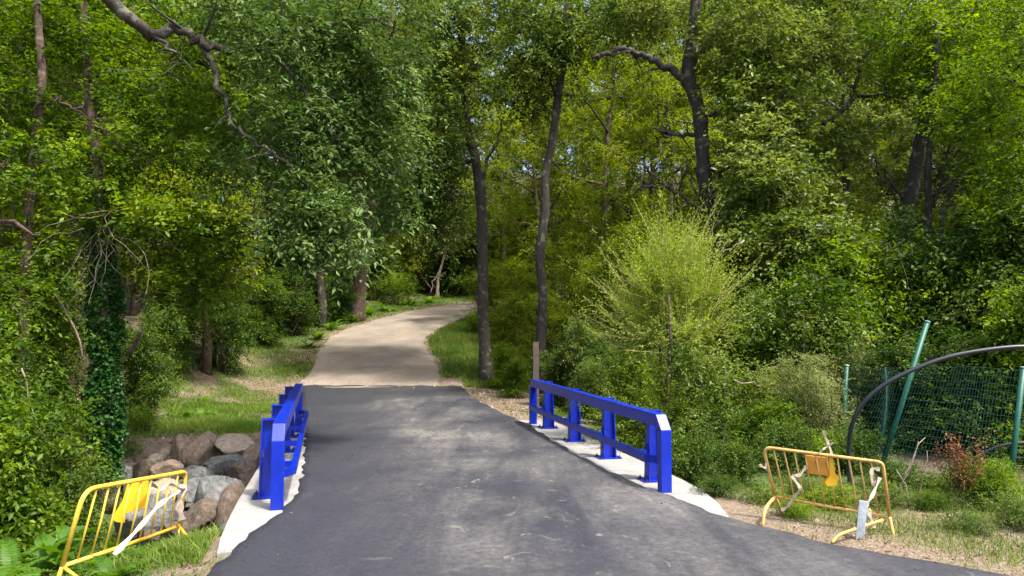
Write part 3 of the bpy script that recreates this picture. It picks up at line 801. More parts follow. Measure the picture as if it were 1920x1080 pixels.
# oak whose long bough hangs into the picture from the left
oakh = special_tree('overhanging_oak', 'oak whose long bough and grey-green drooping leaves hang over the left bank', 'tree',
    [(-330, 1000), (-335, 700), (-330, 400), (-300, 150), (-230, -60), (-150, -220)], 10.2, .24, .16,
    [([(-230, -60, 10.2), (-60, -120, 10.5), (120, -70, 10.9), (210, 5, 11.1), (255, 45, 11.2), (290, 68, 11.3), (335, 55, 11.4), (385, 85, 11.5), (430, 92, 11.6), (500, 85, 11.8), (590, 60, 12), (680, 100, 12.2)], .13, .03),
     ([(383, 85, 11.5), (400, 130, 11.5), (415, 190, 11.4), (450, 245, 11.4), (500, 285, 11.4), (560, 330, 11.4), (610, 400, 11.5)], .05, .010),
     ([(290, 68, 11.3), (330, 100, 11.2), (370, 130, 11.1)], .035, .01),
     ([(500, 85, 11.8), (560, 160, 11.7), (620, 240, 11.7), (690, 300, 11.9), (740, 330, 12)], .04, .01),
     ([(590, 60, 12), (680, 30, 12.3), (760, 60, 12.6)], .04, .01)],
    [(560, 70, 12.0, 130, 90, 60), (640, 170, 12.2, 110, 90, 56), (560, 250, 11.8, 90, 80, 42), (650, 300, 12.2, 80, 70, 36), (600, 390, 11.7, 75, 65, 40),
     (640, 450, 11.7, 50, 42, 22), (560, 440, 11.6, 45, 30, 14), (720, 100, 12.6, 80, 100, 36), (700, 240, 12.6, 60, 80, 24), (450, 20, 12.2, 120, 50, 30), (700, -40, 12.4, 220, 60, 40), (430, 320, 11.8, 40, 30, 8), (740, 290, 12.6, 50, 70, 26), (760, 390, 12.8, 35, 40, 10)],
    OAKH, .112, BARK, 23, per=7, nleaf=10, L=.42, droop=.75, wid=.40, csize=.20)
# the biggest leaves of its lowest twigs, leaf by leaf
lm = MB()
lv = [(0, 0, 0), (.018, .03, .006), (.024, .065, .006), (.013, .10, .002), (0, .125, -.012), (-.013, .10, .002), (-.024, .065, .006), (-.018, .03, .006), (0, .06, 0)]
lm.add(lv, [[0, 1, 8], [1, 2, 8], [2, 3, 8], [3, 4, 8], [4, 5, 8], [5, 6, 8], [6, 7, 8], [7, 0, 8]])
LEAF = lm.mesh('leaf', OAKH); a = LEAF.attributes.new('rnd', 'FLOAT', 'FACE'); a.data.foreach_set('value', np.full(8, .75, np.float32))
R = rs(99)
twigs = [((520, 420), (535, 490)), ((560, 430), (592, 512)), ((590, 440), (580, 470)), ((620, 430), (665, 505)), ((640, 400), (692, 432)), ((600, 400), (640, 480)),
         ((660, 420), (690, 470)), ((570, 400), (552, 468)), ((650, 450), (668, 490)), ((610, 450), (618, 490)), ((630, 380), (700, 400)), ((540, 380), (505, 425))]
for (a0, a1) in twigs:
    p0 = P(*a0, 11.3) - oakh.location; p1 = P(*a1, 11.25) - oakh.location
    t = MB(); mid = p0.lerp(p1, .5) + Vector((0, 0, .05)); t.tube([p0, mid, p1], [.008, .006, .003], 5)
    obj('hanging_twig', t.mesh('hanging_twig', BARK, True), oakh)
    n = 14
    for k in range(n):
        u = (k + 1) / n
        p = (p0.lerp(mid, u * 2) if u < .5 else mid.lerp(p1, u * 2 - 1))
        lo = obj('leaf', LEAF, oakh)
        lo.location = p
        lo.rotation_euler = (R.uniform(-1.3, -.3), R.uniform(-.6, .6), R.uniform(0, 6.28)); s = R.uniform(.75, 1.15); lo.scale = (s, s, s)

special_tree('hazel_tree', 'low hazel with yellowish leaves over the left bank right of the ivy-clad trunk', 'tree',
    [(388, 640), (386, 600), (380, 540), (370, 470), (350, 400), (330, 330)], 26, .13, .05,
    [([(380, 540), (410, 500), (430, 460)], .04, .015), ([(370, 470), (320, 440), (280, 430)], .04, .015)],
    [(330, 430, 24.2, 90, 50, 62), (400, 440, 23.8, 65, 50, 54), (430, 490, 23.6, 38, 36, 29), (360, 510, 24.2, 80, 34, 45), (300, 520, 24.6, 70, 45, 40), (300, 360, 25.2, 90, 50, 54), (400, 540, 24.6, 45, 22, 16), (260, 470, 24.2, 60, 60, 40), (380, 350, 26.2, 70, 50, 40)],
    OLIVE, .13, BARKR, 24, per=6, nleaf=11, L=.5, csize=.36)
# slender tree right of the path
special_tree('slender_tree', 'straight dark trunk standing in the grass at the right edge of the path', 'tree',
    [(912, 700), (908, 640), (905, 560), (905, 450), (900, 360), (890, 290), (878, 250), (872, 180), (868, 100), (862, 20), (858, -80)], 27, .215, .13,
    [([(893, 300), (870, 300), (840, 290), (820, 275)], .07, .03), ([(903, 370), (912, 310), (930, 270), (945, 220)], .08, .03),
     ([(872, 170), (900, 115), (945, 90), (975, 60)], .10, .04), ([(878, 250), (850, 210), (800, 190), (750, 200)], .08, .03), ([(868, 100), (830, 50), (780, 20)], .08, .03)],
    [(800, 60, 26, 110, 90, 60), (900, 40, 27, 90, 60, 40), (790, 200, 26, 80, 60, 40), (850, 250, 26, 55, 40, 22), (830, 150, 27, 80, 60, 30), (770, 270, 25.5, 60, 40, 20), (960, 20, 27, 80, 50, 30), (900, -60, 27, 200, 70, 50), (740, 140, 26.5, 60, 70, 26), (870, 150, 25.8, 45, 60, 18), (865, 50, 25.8, 50, 50, 18)],
    OAK, .16, BARK, 31, per=6, L=.6, csize=.45)
special_tree('lichen_tree', 'slightly crooked lichen-spotted trunk rising behind the far end of the right railing', 'tree',
    [(1012, 700), (1014, 640), (1018, 560), (1012, 480), (1022, 400), (1022, 330), (1035, 270), (1044, 200), (1052, 140), (1058, 60), (1070, -40)], 24.5, .175, .11,
    [([(1046, 190), (1030, 150), (1022, 110)], .06, .02), ([(1055, 130), (1090, 90), (1130, 60), (1160, 30)], .09, .03), ([(1058, 60), (1100, 20), (1120, -30)], .08, .03), ([(1056, 80), (1010, 40), (960, 20)], .07, .03)],
    [(1040, 60, 24, 85, 70, 56), (1000, 120, 24.5, 60, 50, 26), (1130, 50, 24.5, 70, 45, 24), (1060, -30, 24.5, 180, 60, 50), (975, 190, 25, 50, 60, 18), (1190, 60, 24.5, 50, 50, 16), (1010, 170, 26, 40, 60, 14), (1055, 70, 23.6, 45, 50, 16)],
    OAK, .15, BARK, 32, per=6, L=.55, csize=.42)
# gnarled oak, right of centre
special_tree('gnarled_oak', 'gnarled oak with a thick forked trunk and arching limb above the bright willow bush', 'tree',
    [(1395, 720), (1375, 600), (1360, 500), (1345, 430), (1325, 360), (1318, 300), (1315, 240), (1305, 185), (1290, 130), (1300, 60), (1310, -60)], 20, .25, .14,
    [([(1305, 185), (1275, 140), (1240, 122), (1210, 105), (1175, 92), (1140, 100), (1110, 110)], .13, .05),
     ([(1315, 250), (1280, 255), (1250, 248), (1225, 240)], .07, .03), ([(1330, 215), (1400, 215), (1450, 190), (1500, 150)], .08, .03),
     ([(1340, 410), (1290, 380), (1250, 350), (1215, 350), (1190, 362)], .06, .02), ([(1345, 430), (1300, 350), (1290, 300)], .05, .02),
     ([(1318, 310), (1350, 330), (1352, 420)], .10, .06), ([(1350, 420), (1420, 330), (1490, 265), (1545, 235)], .10, .04),
     ([(1300, 120), (1350, 60), (1390, 20)], .09, .03), ([(1545, 235), (1600, 180), (1612, 110), (1660, 80)], .08, .03), ([(1600, 180), (1660, 178), (1720, 182)], .06, .03)],
    [(1370, 100, 19.5, 65, 55, 34), (1430, 180, 19.5, 90, 70, 56), (1400, 60, 20, 100, 60, 50), (1425, 280, 19, 75, 60, 44), (1440, 340, 18.5, 90, 60, 56), (1520, 90, 20, 90, 60, 44),
     (1560, 250, 20, 70, 60, 34), (1250, 20, 21, 100, 45, 36), (1180, 20, 21, 60, 40, 20), (1400, -50, 20, 260, 60, 60), (1480, 440, 17.5, 80, 50, 44), (1415, 410, 18.5, 55, 45, 22), (1600, 20, 20.5, 80, 50, 30), (1660, 130, 21, 60, 40, 18)],
    OAK, .145, BARK, 33, per=8, L=.48, csize=.28, dens=.85)
# group of thin trunks on the right
special_tree('forked_tree', 'dark slanting trunk on the right, left of the pair of bare thin stems', 'tree',
    [(1690, 560), (1697, 450), (1705, 380), (1718, 300), (1730, 240), (1740, 180), (1750, 60), (1755, -60)], 19, .19, .12,
    [([(1735, 225), (1780, 235), (1820, 228)], .05, .02), ([(1700, 380), (1660, 330), (1640, 300)], .05, .02), ([(1750, 60), (1800, 40), (1850, -10)], .07, .03)],
    [(1740, 60, 18.5, 90, 60, 50), (1790, 150, 18.5, 80, 50, 40), (1700, 120, 19, 60, 50, 26), (1850, 40, 18.5, 70, 50, 22), (1760, -50, 19, 200, 60, 50)],
    GREEN, .12, BARK, 34, per=6, L=.48, csize=.34)
special_tree('thin_stem_tree', 'thin pale-barked trunk with bare upward branches on the right', 'tree',
    [(1735, 560), (1738, 450), (1742, 390), (1740, 300), (1748, 230), (1752, 150), (1760, 40)], 18, .10, .06,
    [([(1752, 390), (1770, 320), (1785, 260), (1800, 230)], .05, .02), ([(1745, 370), (1790, 340), (1830, 320)], .04, .015), ([(1770, 320), (1800, 280), (1840, 270)], .03, .012)],
    [(1800, 200, 17.5, 60, 40, 26), (1860, 180, 17.2, 80, 70, 50)], GREEN, .11, BARK, 35, per=6, L=.45, csize=.32)
special_tree('curved_stem_tree', 'bent bare stem curving up beside the thin pale-barked trunk on the right', 'tree',
    [(1760, 560), (1765, 470), (1768, 395), (1785, 350), (1810, 330), (1850, 318)], 17.6, .07, .02,
    [([(1768, 395), (1800, 360), (1830, 350)], .035, .012), ([(1765, 430), (1780, 360), (1782, 300)], .03, .01)],
    [(1880, 300, 17, 70, 60, 44), (1900, 400, 16.5, 60, 50, 30)], GREEN, .11, BARK, 36, per=6, L=.42, csize=.3)
# leafy tree at the right edge
special_tree('bright_leafy_tree', 'bright leafy tree filling the upper right corner', 'tree',
    [(2010, 760), (2000, 500), (1990, 300), (1975, 100), (1960, -60)], 15, .16, .09, [([(1985, 250), (1940, 180), (1890, 140)], .05, .02)],
    [(1900, 130, 15, 70, 80, 50), (1850, 230, 15.3, 60, 70, 34), (1930, 260, 14.6, 60, 80, 40), (1960, 20, 15, 90, 80, 40), (1900, 360, 14.6, 60, 50, 26), (1960, 420, 14.2, 60, 70, 30)],
    GREEN, .085, BARK, 37, per=6, L=.36, csize=.26)
# tree with pale hanging leaves at the left of the path, behind
special_tree('shade_tree', 'thick shaded trunk with a pale bark streak beside the dark hollow left of the path', 'tree',
    [(668, 590), (674, 540), (682, 480), (690, 420), (700, 330), (720, 220), (730, 100), (735, -20)], 41, .42, .25,
    [([(700, 330), (760, 300), (820, 290)], .10, .04), ([(720, 220), (780, 200), (840, 220)], .10, .04)],
    [(830, 340, 29, 50, 60, 36), (790, 400, 29, 60, 45, 34), (750, 330, 29, 60, 60, 34), (820, 430, 30, 50, 40, 20), (720, 400, 29, 50, 40, 20), (700, 250, 29.5, 70, 60, 26)],
    OAK, .17, BARKR, 38, per=6, L=.6, csize=.42, droop=.6)
special_tree('small_bare_tree', 'small pale bare trunk leaning beside the ferns above the path', 'tree',
    [(820, 552), (822, 520), (830, 490), (835, 455)], 56, .14, .05, [([(830, 490), (842, 465), (846, 440)], .05, .02), ([(823, 510), (812, 530), (808, 550)], .05, .04)],
    [(850, 450, 39, 28, 22, 10)], PALE, .2, DEADW, 39, per=6, L=.6, csize=.4)

# ------------------------------------------------------------------ shrubs
def bush_proto(seed, mat, leaf, r=1.0, h=1.2, clumps=130, per=5, n=10, wid=.5, droop=.3, L=.3, barkm=BARKR):
    R = rs(seed)
    st = MB()
    parts = []
    for k in range(7):
        a = R.uniform(0, 6.28); q = R.uniform(.2, .75) * r
        e = (math.cos(a) * q, math.sin(a) * q, R.uniform(.5, 1.0) * h)
        polytube(st, wander(R, (R.normal(0, .08), R.normal(0, .08), -.2), e, 6, .05), .022, .006, 5)
    for k in range(5):
        a = R.uniform(0, 6.28); q = R.uniform(0, .5) * r
        P_, _ = blob_sprays(R, (math.cos(a) * q, math.sin(a) * q, h * R.uniform(.4, .68)), (r * .65, r * .65, h * .42), clumps // 5, per, L, n, leaf, droop, wid, .16, .3)
        parts.append(P_)
    return st.mesh('stems', barkm, True), leafmesh('foliage', parts, mat)
BP = {'bramble': bush_proto(41, BRAMBLE, .06), 'green': bush_proto(42, GREEN, .07, clumps=130), 'pale': bush_proto(43, PALE, .045, wid=.35, n=14, clumps=130),
      'olive': bush_proto(44, OLIVE, .06, wid=.35, n=12), 'dark': bush_proto(45, DARKG, .07), 'oak': bush_proto(46, OAK, .07)}
def tall_proto(seed, mat, leaf, wid=.5, n=11):
    R = rs(seed); st = MB(); parts = []
    for k in range(9):
        a = R.uniform(0, 6.28); q = R.uniform(.1, .7)
        polytube(st, wander(R, (R.normal(0, .12), R.normal(0, .12), -.2), (math.cos(a) * q, math.sin(a) * q, R.uniform(1.2, 2.4)), 8, .06), .03, .006, 5)
    for k in range(11):
        a = R.uniform(0, 6.28); z = .35 + 2.0 * (k / 10); q = R.uniform(.1, .55) * (1.1 - .25 * z / 2.4)
        rr = R.uniform(.38, .62)
        P_, _ = blob_sprays(R, (math.cos(a) * q, math.sin(a) * q, z), (rr, rr, rr * .7), 24, 6, .32, n, leaf, .35, wid, .15, .3); parts.append(P_)
    return st.mesh('stems', BARKR, True), leafmesh('foliage', parts, mat)
BT = {'bramble': tall_proto(51, BRAMBLE, .06), 'green': tall_proto(52, GREEN, .075), 'pale': tall_proto(53, PALE, .05, .35, 14), 'olive': tall_proto(54, OLIVE, .065, .38, 13),
      'dark': tall_proto(55, DARKG, .075), 'oak': tall_proto(56, OAK, .075)}
def bush(kind, px, py, Y, wpx, hpx, label, group=None, seed=0, name='shrub', cat='shrub', ground=True):
    """(px,py): image point of the foot centre"""
    b = P(px, py, Y); g = H1(b.x, b.y)
    z = g - .05
    top = P(px, py - hpx, Y).z
    r = wpx * Y / FPX / 2; h = max(.3, top - z)
    t = thing(name, (b.x, b.y, z), label, cat, group, seed * 1.7)
    if h > 1.9 * r:
        st, fo = BT[kind]; f = min(max(r, h / 3.4), h / 2.2); t.scale = (f, f, h / 2.7)
    else:
        st, fo = BP[kind]; t.scale = (r, r, h / 1.25)
    obj('stems', st, t); obj('foliage', fo, t, kind='stuff')
    return t
g_l = 'undergrowth shrubs on the shaded left bank'
lab_l = 'leafy undergrowth shrub on the shaded left bank around the ivy-clad tree'
i = 0
LB = ['broad green shrub behind the ferns at the left edge, nearest its foot', "speckled bramble just left of the left barrier's rounded corner", 'tallest green shrub cut by the left edge beside the ferns', 'bramble bush a step up the bank behind the ferns at the left edge', 'green shrub close to the left side of the ivy sleeve', 'dark shrub just right of the ivy sleeve', 'dark shrub at the back of the left bank behind the splintered stump', 'oak-leaved shrub left of the ivy-clad trunk at half its height', 'green shrub at the left edge under the broken brown branch', 'small bramble at the right foot of the ivy-clad trunk', 'olive shrub at the left foot of the ivy-clad trunk', 'small green shrub between the ivy-clad trunk and the pinkish boulders', 'lowest dark shrub left of the ivy-clad trunk foot']
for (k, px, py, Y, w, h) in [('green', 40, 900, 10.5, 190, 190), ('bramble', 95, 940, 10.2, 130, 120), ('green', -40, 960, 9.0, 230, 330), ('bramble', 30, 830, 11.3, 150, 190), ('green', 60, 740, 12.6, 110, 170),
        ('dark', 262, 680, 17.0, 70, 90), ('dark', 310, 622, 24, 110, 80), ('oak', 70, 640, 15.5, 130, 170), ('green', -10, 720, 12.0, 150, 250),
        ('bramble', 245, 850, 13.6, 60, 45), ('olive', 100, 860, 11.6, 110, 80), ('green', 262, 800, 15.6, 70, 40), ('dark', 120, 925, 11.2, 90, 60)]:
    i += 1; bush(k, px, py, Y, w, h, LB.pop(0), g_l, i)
g_w = 'low shrubs along the foot of the left wood'  # some dark-leaved shrubs are added so their colour deepens the hollow's shade
LB = ["dark shrub at the left end of the wood's edge, above the fallen log", 'dark shrub over the bare soil left of the fallen log', "dark shrub on the right of the fallen log at the wood's edge", 'oak-leaved shrub in front of the dark hollow', 'small dark shrub at the left foot of the thick shaded trunk', 'widest dark shrub deep in the hollow left of the path', 'added dark shrub deepening the shade in the middle of the hollow left of the path', 'dark shrub behind the verge ferns, left of the thick shaded trunk', 'green shrub at the left of the small bare tree', 'green shrub where the path goes out of sight', 'oak-leaved shrub behind the small bare tree', 'oak-leaved shrub beyond the far bend of the path', 'dark shrub right beside the thick shaded trunk', "dark shrub nearest the hanging bough's lowest leaves", 'deepest dark shrub at the back of the hollow', "nearest added dark shrub deepening the shade at the left end of the hollow"]
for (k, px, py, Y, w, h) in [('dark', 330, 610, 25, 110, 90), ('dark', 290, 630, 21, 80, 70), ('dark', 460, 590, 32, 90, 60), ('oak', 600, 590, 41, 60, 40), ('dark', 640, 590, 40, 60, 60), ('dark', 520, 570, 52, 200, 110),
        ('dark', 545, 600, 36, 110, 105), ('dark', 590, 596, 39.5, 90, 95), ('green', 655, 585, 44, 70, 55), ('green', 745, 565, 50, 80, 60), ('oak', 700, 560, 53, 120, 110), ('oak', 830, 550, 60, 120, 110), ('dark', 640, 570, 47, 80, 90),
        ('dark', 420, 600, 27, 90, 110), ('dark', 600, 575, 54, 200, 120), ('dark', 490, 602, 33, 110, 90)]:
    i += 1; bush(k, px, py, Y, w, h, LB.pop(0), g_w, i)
g_m = 'undergrowth between the slender trunks and the willow bush'
LB = ['small green shrub at the right foot of the slender trunk', 'olive shrub filling the space right of the slender trunk', 'olive shrub in front of the lichen-spotted trunk', 'wide olive shrub behind the slender and lichen-spotted trunks', 'low green shrub at the far corner beyond the wooden post', 'oak-leaved shrub behind the far posts of the right railing', 'dark shrub directly left of the willow bush foot', 'tall olive shrub behind the left shoots of the willow bush', 'tallest olive shrub rising behind the willow bush', 'low dark shrub just right of the wooden post', 'bramble behind the middle posts of the right railing', 'big olive shrub far behind the lichen-spotted trunk', 'far olive shrub seen behind the slender trunk', 'far green shrub on the grassy corner beyond the slender trunk']
for (k, px, py, Y, w, h) in [('green', 945, 700, 26, 70, 60), ('olive', 960, 700, 28, 110, 160), ('olive', 1040, 700, 25.5, 130, 150), ('olive', 990, 640, 33, 160, 150), ('green', 965, 712, 23.5, 60, 46),
        ('oak', 1085, 720, 21, 110, 130), ('dark', 1120, 740, 19, 110, 110), ('olive', 1090, 650, 27, 120, 170), ('olive', 1180, 640, 25, 150, 230), ('dark', 1040, 712, 21.5, 80, 60), ('bramble', 1130, 755, 17.2, 100, 90),
        ('olive', 1010, 560, 40, 160, 220), ('olive', 930, 600, 40, 120, 120), ('green', 900, 620, 36, 70, 50)]:
    i += 1; bush(k, px, py, Y, w, h, LB.pop(0), g_m, i)
g_r = 'shrubs massed on the right behind the green fence'
LB = ['dark shrub against the right side of the willow bush', 'green shrub rising behind the pale feathery shrub', 'tall oak-leaved shrub above the short green fence post', 'tall green shrub behind the leaning green fence post', 'dark tall shrub just right of the leaning fence post top', 'large green shrub behind the top of the black pipe arch', 'oak-leaved shrub above the right-hand fence post', 'olive shrub high behind the leaning fence post', "olive shrub below the gnarled oak's right limb", 'green shrub at the foot of the forked trunks on the right', 'dark shrub behind the wire mesh next to the leaning post', 'dark shrub inside the large black arch', 'green shrub behind the right-hand fence post', 'dark shrub between the short and the leaning fence posts', 'oak-leaved shrub at the foot of the gnarled oak', 'olive shrub high up at the right edge', 'green shrub cut by the right edge beyond the arch']
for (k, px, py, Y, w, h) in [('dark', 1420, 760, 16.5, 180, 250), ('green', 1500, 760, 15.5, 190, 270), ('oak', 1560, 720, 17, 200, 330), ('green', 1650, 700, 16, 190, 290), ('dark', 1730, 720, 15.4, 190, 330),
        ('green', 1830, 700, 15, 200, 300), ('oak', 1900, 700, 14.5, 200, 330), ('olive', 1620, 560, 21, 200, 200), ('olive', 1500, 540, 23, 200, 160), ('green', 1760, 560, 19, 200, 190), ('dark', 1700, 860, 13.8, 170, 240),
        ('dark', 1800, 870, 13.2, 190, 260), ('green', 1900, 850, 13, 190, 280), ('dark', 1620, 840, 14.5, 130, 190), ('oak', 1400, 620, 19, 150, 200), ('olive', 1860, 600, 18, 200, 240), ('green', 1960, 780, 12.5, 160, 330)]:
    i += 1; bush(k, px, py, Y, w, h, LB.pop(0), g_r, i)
g_g = 'dark plants growing out of the gully right of the bridge'
LB = ['dark plant right behind the near post of the right railing', 'dark plant in front of the gully, right of the concrete strip end', 'bramble behind the near end post of the right railing', 'green plant in the gully midway to the right barrier', 'dark plant just left of the pale feathery shrub', 'bramble behind the third post of the right railing', 'wide olive plant deep in the gully behind the right railing', 'dark plant behind the left end of the right barrier', 'lowest dark plant beside the tip of the right concrete strip', 'bramble at the left foot of the right barrier', 'green plant behind the orange box of the right barrier', 'dark plant behind the right half of the right barrier']
for (k, px, py, Y, w, h) in [('dark', 1310, 900, 12.0, 130, 110), ('dark', 1380, 930, 10.8, 130, 110), ('bramble', 1330, 850, 13.4, 150, 120), ('green', 1420, 870, 12.4, 140, 130), ('dark', 1460, 850, 12.8, 140, 110), ('bramble', 1280, 830, 14.6, 110, 90),
        ('olive', 1400, 810, 14.2, 160, 120), ('dark', 1490, 900, 11.4, 130, 110), ('dark', 1350, 960, 10.0, 90, 70), ('bramble', 1430, 955, 9.7, 100, 60), ('green', 1530, 880, 11.6, 110, 80), ('dark', 1600, 900, 11.6, 120, 90)]:
    i += 1; bush(k, px, py, Y, w, h, LB.pop(0), g_g, i)
L_BK = 'dark shrub on the far wooded slope behind the end of the path'
for k_, (x, y, r_) in enumerate([(xx + R.uniform(-1.5, 1.5), yy, R.uniform(2.0, 3.4)) for yy in (58, 66, 78) for xx in np.arange(-44, 46, 5.0)]):
    if abs(y - 61) < 5 and x > -1: y += 7
    i += 1
    t = thing('shrub', (x, y, H1(x, y) - .1), L_BK, 'shrub', 'shrubs of the far wooded slope', i * 1.3); t.scale = (r_, r_, r_ * .9)
    st, fo = BT[['dark', 'green', 'oak', 'olive'][k_ % 4]]; obj('stems', st, t); obj('foliage', fo, t, kind='stuff')
for (k, px, py, Y, w, h, lb) in [('olive', 1330, 720, 19, 150, 210, 'olive shrub behind the right half of the willow bush'), ('oak', 1230, 730, 18, 130, 130, 'oak-leaved shrub directly behind the willow bush stems'), ('olive', 1270, 640, 26, 170, 220, 'far olive shrub behind the top of the willow bush'),
        ('green', 1180, 760, 15.6, 100, 110, 'green shrub at the left foot of the willow bush'), ('bramble', 1320, 800, 13.6, 130, 170, 'bramble at the right foot of the willow bush'), ('green', 1560, 965, 9.4, 110, 60, 'low weeds behind the middle of the right barrier'),
        ('bramble', 1640, 960, 9.6, 120, 70, 'bramble weeds behind the right end of the right barrier'), ('dark', 1680, 930, 10.6, 130, 60, 'dark weeds at the foot of the leaning fence post'), ('green', 1780, 950, 10.4, 130, 60, 'green weeds at the foot of the wire mesh'),
        ('bramble', 1500, 945, 9.9, 110, 70, 'bramble weeds behind the left half of the right barrier'), ('dark', 1600, 900, 11.8, 120, 100, 'dark weeds between the fence posts and the barrier'), ('dark', 1850, 930, 10.8, 130, 70, 'dark weeds under the small black pipe arch'),
        ('green', 1870, 960, 9.5, 110, 100, 'green weeds left of the right-hand fence post foot'), ]:
    i += 1; bush(k, px, py, Y, w, h, lb, None, i)
bush('pale', 1520, 860, 12.6, 190, 200, 'pale feathery shrub left of the short green fence post', seed=3)
bush('pale', 1590, 760, 14, 120, 130, 'small pale shrub poking up behind the short green fence post', seed=4)
bush('bramble', 1480, 680, 14.6, 170, 150, 'bright bramble bush right of the willow bush', seed=5)
bush('green', 1850, 985, 9.3, 130, 130, 'low green weeds at the foot of the right-hand fence post', seed=6, cat='weeds', name='weeds')
bush('bramble', 1900, 1020, 8.6, 120, 110, 'leafy weeds in the lower right corner beside the bare soil', seed=7, cat='weeds', name='weeds')
bush('pale', 1790, 985, 9.3, 80, 70, 'thin pale weeds between the barrier and the red-leaved plant', seed=8, cat='weeds', name='weeds')
bush('bramble', 1800, 1010, 8.4, 110, 50, 'low bramble weeds on the soil in front of the red-leaved plant', seed=11, cat='weeds', name='weeds')
bush('green', 1490, 985, 8.9, 80, 36, 'low weeds under the left half of the right barrier', seed=12, cat='weeds', name='weeds')
bush('green', 1745, 975, 9.2, 80, 50, 'low weeds just right of the right barrier', seed=9, cat='weeds', name='weeds')

# bright willow bush behind the right railing
R = rs(61)
wb = P(1245, 770, 14.2); wz = H1(wb.x, wb.y)
wil = thing('willow_bush', (wb.x, wb.y, wz), 'bright yellow-green willow bush with upright shoots behind the right railing', 'shrub')
mt = MB(); parts = []
top = P(1262, 560, 14.2) - wil.location
for k in range(5):
    e = top + Vector((R.normal(0, .35), R.normal(0, .3), R.uniform(-.5, .3)))
    polytube(mt, wander(R, (R.normal(0, .07), R.normal(0, .07), -.2), e, 7, .05), .05, .02, 7)
obj('stems', mt.mesh('stems', BARKR, True), wil)
cen = np.array([(0, 0, -.1), (-.55, .1, -.25), (.5, -.1, .0), (.15, .2, .45), (-.25, -.2, .25), (.75, .1, -.55), (-.8, 0, -.65), (.1, -.3, -.6)]) * np.array([.85, 1, 1.1]) + np.array(top)
num = [170, 130, 120, 150, 130, 70, 70, 110]
org, D, LL = [], [], []
for c_, n_ in zip(cen, num):
    d0 = unit(R.normal(0, 1, (n_, 3)) * np.array([1, .9, .7]))
    org.append(c_ + d0 * R.uniform(.05, .5, (n_, 1)))
    out = (c_ - np.array(top)) * .5
    D.append(unit(d0 * .55 + out + np.array([0, 0, .8]) + R.normal(0, .26, (n_, 3))))
    LL.append(R.gamma(4, .19, n_).clip(.3, 1.7))
org = np.vstack(org); D = np.vstack(D); LL = np.concatenate(LL); Sn = len(org)
parts.append(sprays(R, org, D, LL, 34, .07, -.10, .22, None, .15, .38))
Sn2 = 1100; d2 = unit(R.normal(0, 1, (Sn2, 3))); o2 = np.array(top) * .42 + np.array([-.05, -.1, 0]) + d2 * np.array([1.15, .9, 1.3]) * R.uniform(.3, 1, (Sn2, 1)) * (1 + .25 * np.sin(d2[:, :1] * 6 + d2[:, 2:] * 5))
parts.append(sprays(R, o2, unit(d2 * .8 + np.array([0, 0, .35]) + R.normal(0, .35, (Sn2, 3))), R.uniform(.35, .75, Sn2), 20, .07, .15, .32, R.uniform(0, .35, Sn2), .15, .6))
obj('foliage', leafmesh('foliage', parts, LIME), wil, kind='stuff')
ms = MB()
for k in range(0, Sn, 3):
    a = Vector(org[k]); b = a + Vector(D[k]) * LL[k] + Vector((0, 0, .10 * LL[k])); ms.tube([a, a.lerp(b, .5), b], [.007, .005, .002], 4, False)
obj('shoots', ms.mesh('shoots', LIME if False else plain('shoot_bark', (.30, .26, .10), .6, .2, 9), True), wil, kind='stuff')

# dead sticks among the shrubs on the right
def hit(px, py):
    for Y in np.arange(5, 80, .1):
        p = P(px, py, Y)
        if p.z <= H1(p.x, p.y) + .02: return p
    return P(px, py, 40)
def ground_stick(px0, py0, px1, py1, r, label, name, mat, seed, cat):
    R = rs(seed + 700); a = hit(px0, py0); b = hit(px1, py1)
    pts = []
    for i in range(7):
        q = a.lerp(b, i / 6) + Vector((R.normal(0, .04), R.normal(0, .06), 0)); q.z = H1(q.x, q.y) + r * .8 + .03 * (i % 3); pts.append(q - a)
    t = MB(); t.tube(pts, [r * (1 - .09 * i) for i in range(7)], 8)
    o = obj(name, t.mesh(name, mat, True), None, label=label, cat=cat); o.location = a
def stick(px0, py0, px1, py1, Y, r, label, name='dead_stick', mat=DEADW, seed=0, cat='stick', Y1=None, jit=.04):
    R = rs(seed + 500)
    a = P(px0, py0, Y); b = P(px1, py1, Y1 or Y)
    pts = wander(R, (0, 0, 0), b - a, 6, jit)
    t = MB(); t.tube([Vector(p) for p in pts], [r * (1 - .12 * i) for i in range(6)], 7)
    o = obj(name, t.mesh(name, mat, True), None, label=label, cat=cat); o.location = a
    return o
stick(1375, 712, 1430, 722, 13.2, .016, 'pale dead stick lying across the shrubs below the willow bush', seed=1)
stick(1395, 450, 1350, 475, 16, .02, 'dead grey stick poking out at the right of the willow bush top', seed=2)
stick(240, 668, 268, 615, 15.2, .06, 'reddish splintered stump leaning behind the ivy-clad tree', name='broken_stump', mat=BARKR, seed=3, cat='stump', jit=.01)
stick(95, 540, 155, 670, 12.1, .03, 'thin grey dead branch leaning left of the ivy-clad trunk', seed=4, name='dead_branch', cat='branch')
ground_stick(330, 652, 425, 660, .08, 'fallen dead log lying on the bare soil of the left bank', 'fallen_log', DEADW, 5, 'log')
ground_stick(265, 712, 350, 700, .03, 'thin mossy fallen branch on the left bank behind the ivy-clad tree', 'fallen_branch', BARKR, 6, 'branch')
SD = ['longest dry stalk beside the right barrier', 'dry stalk leaning left behind the right barrier', 'short dry stalk right of the right barrier', 'bent dry stalk right of the right barrier']
for k, (a, b, c, d_) in enumerate([(1690, 905, 1735, 820), (1685, 930, 1722, 828), (1720, 960, 1738, 845), (1705, 950, 1680, 880)]):
    stick(a, b, c, d_, 9.3, .010, SD[k], name='dry_stalk', cat='stalk', seed=20 + k, jit=.02)
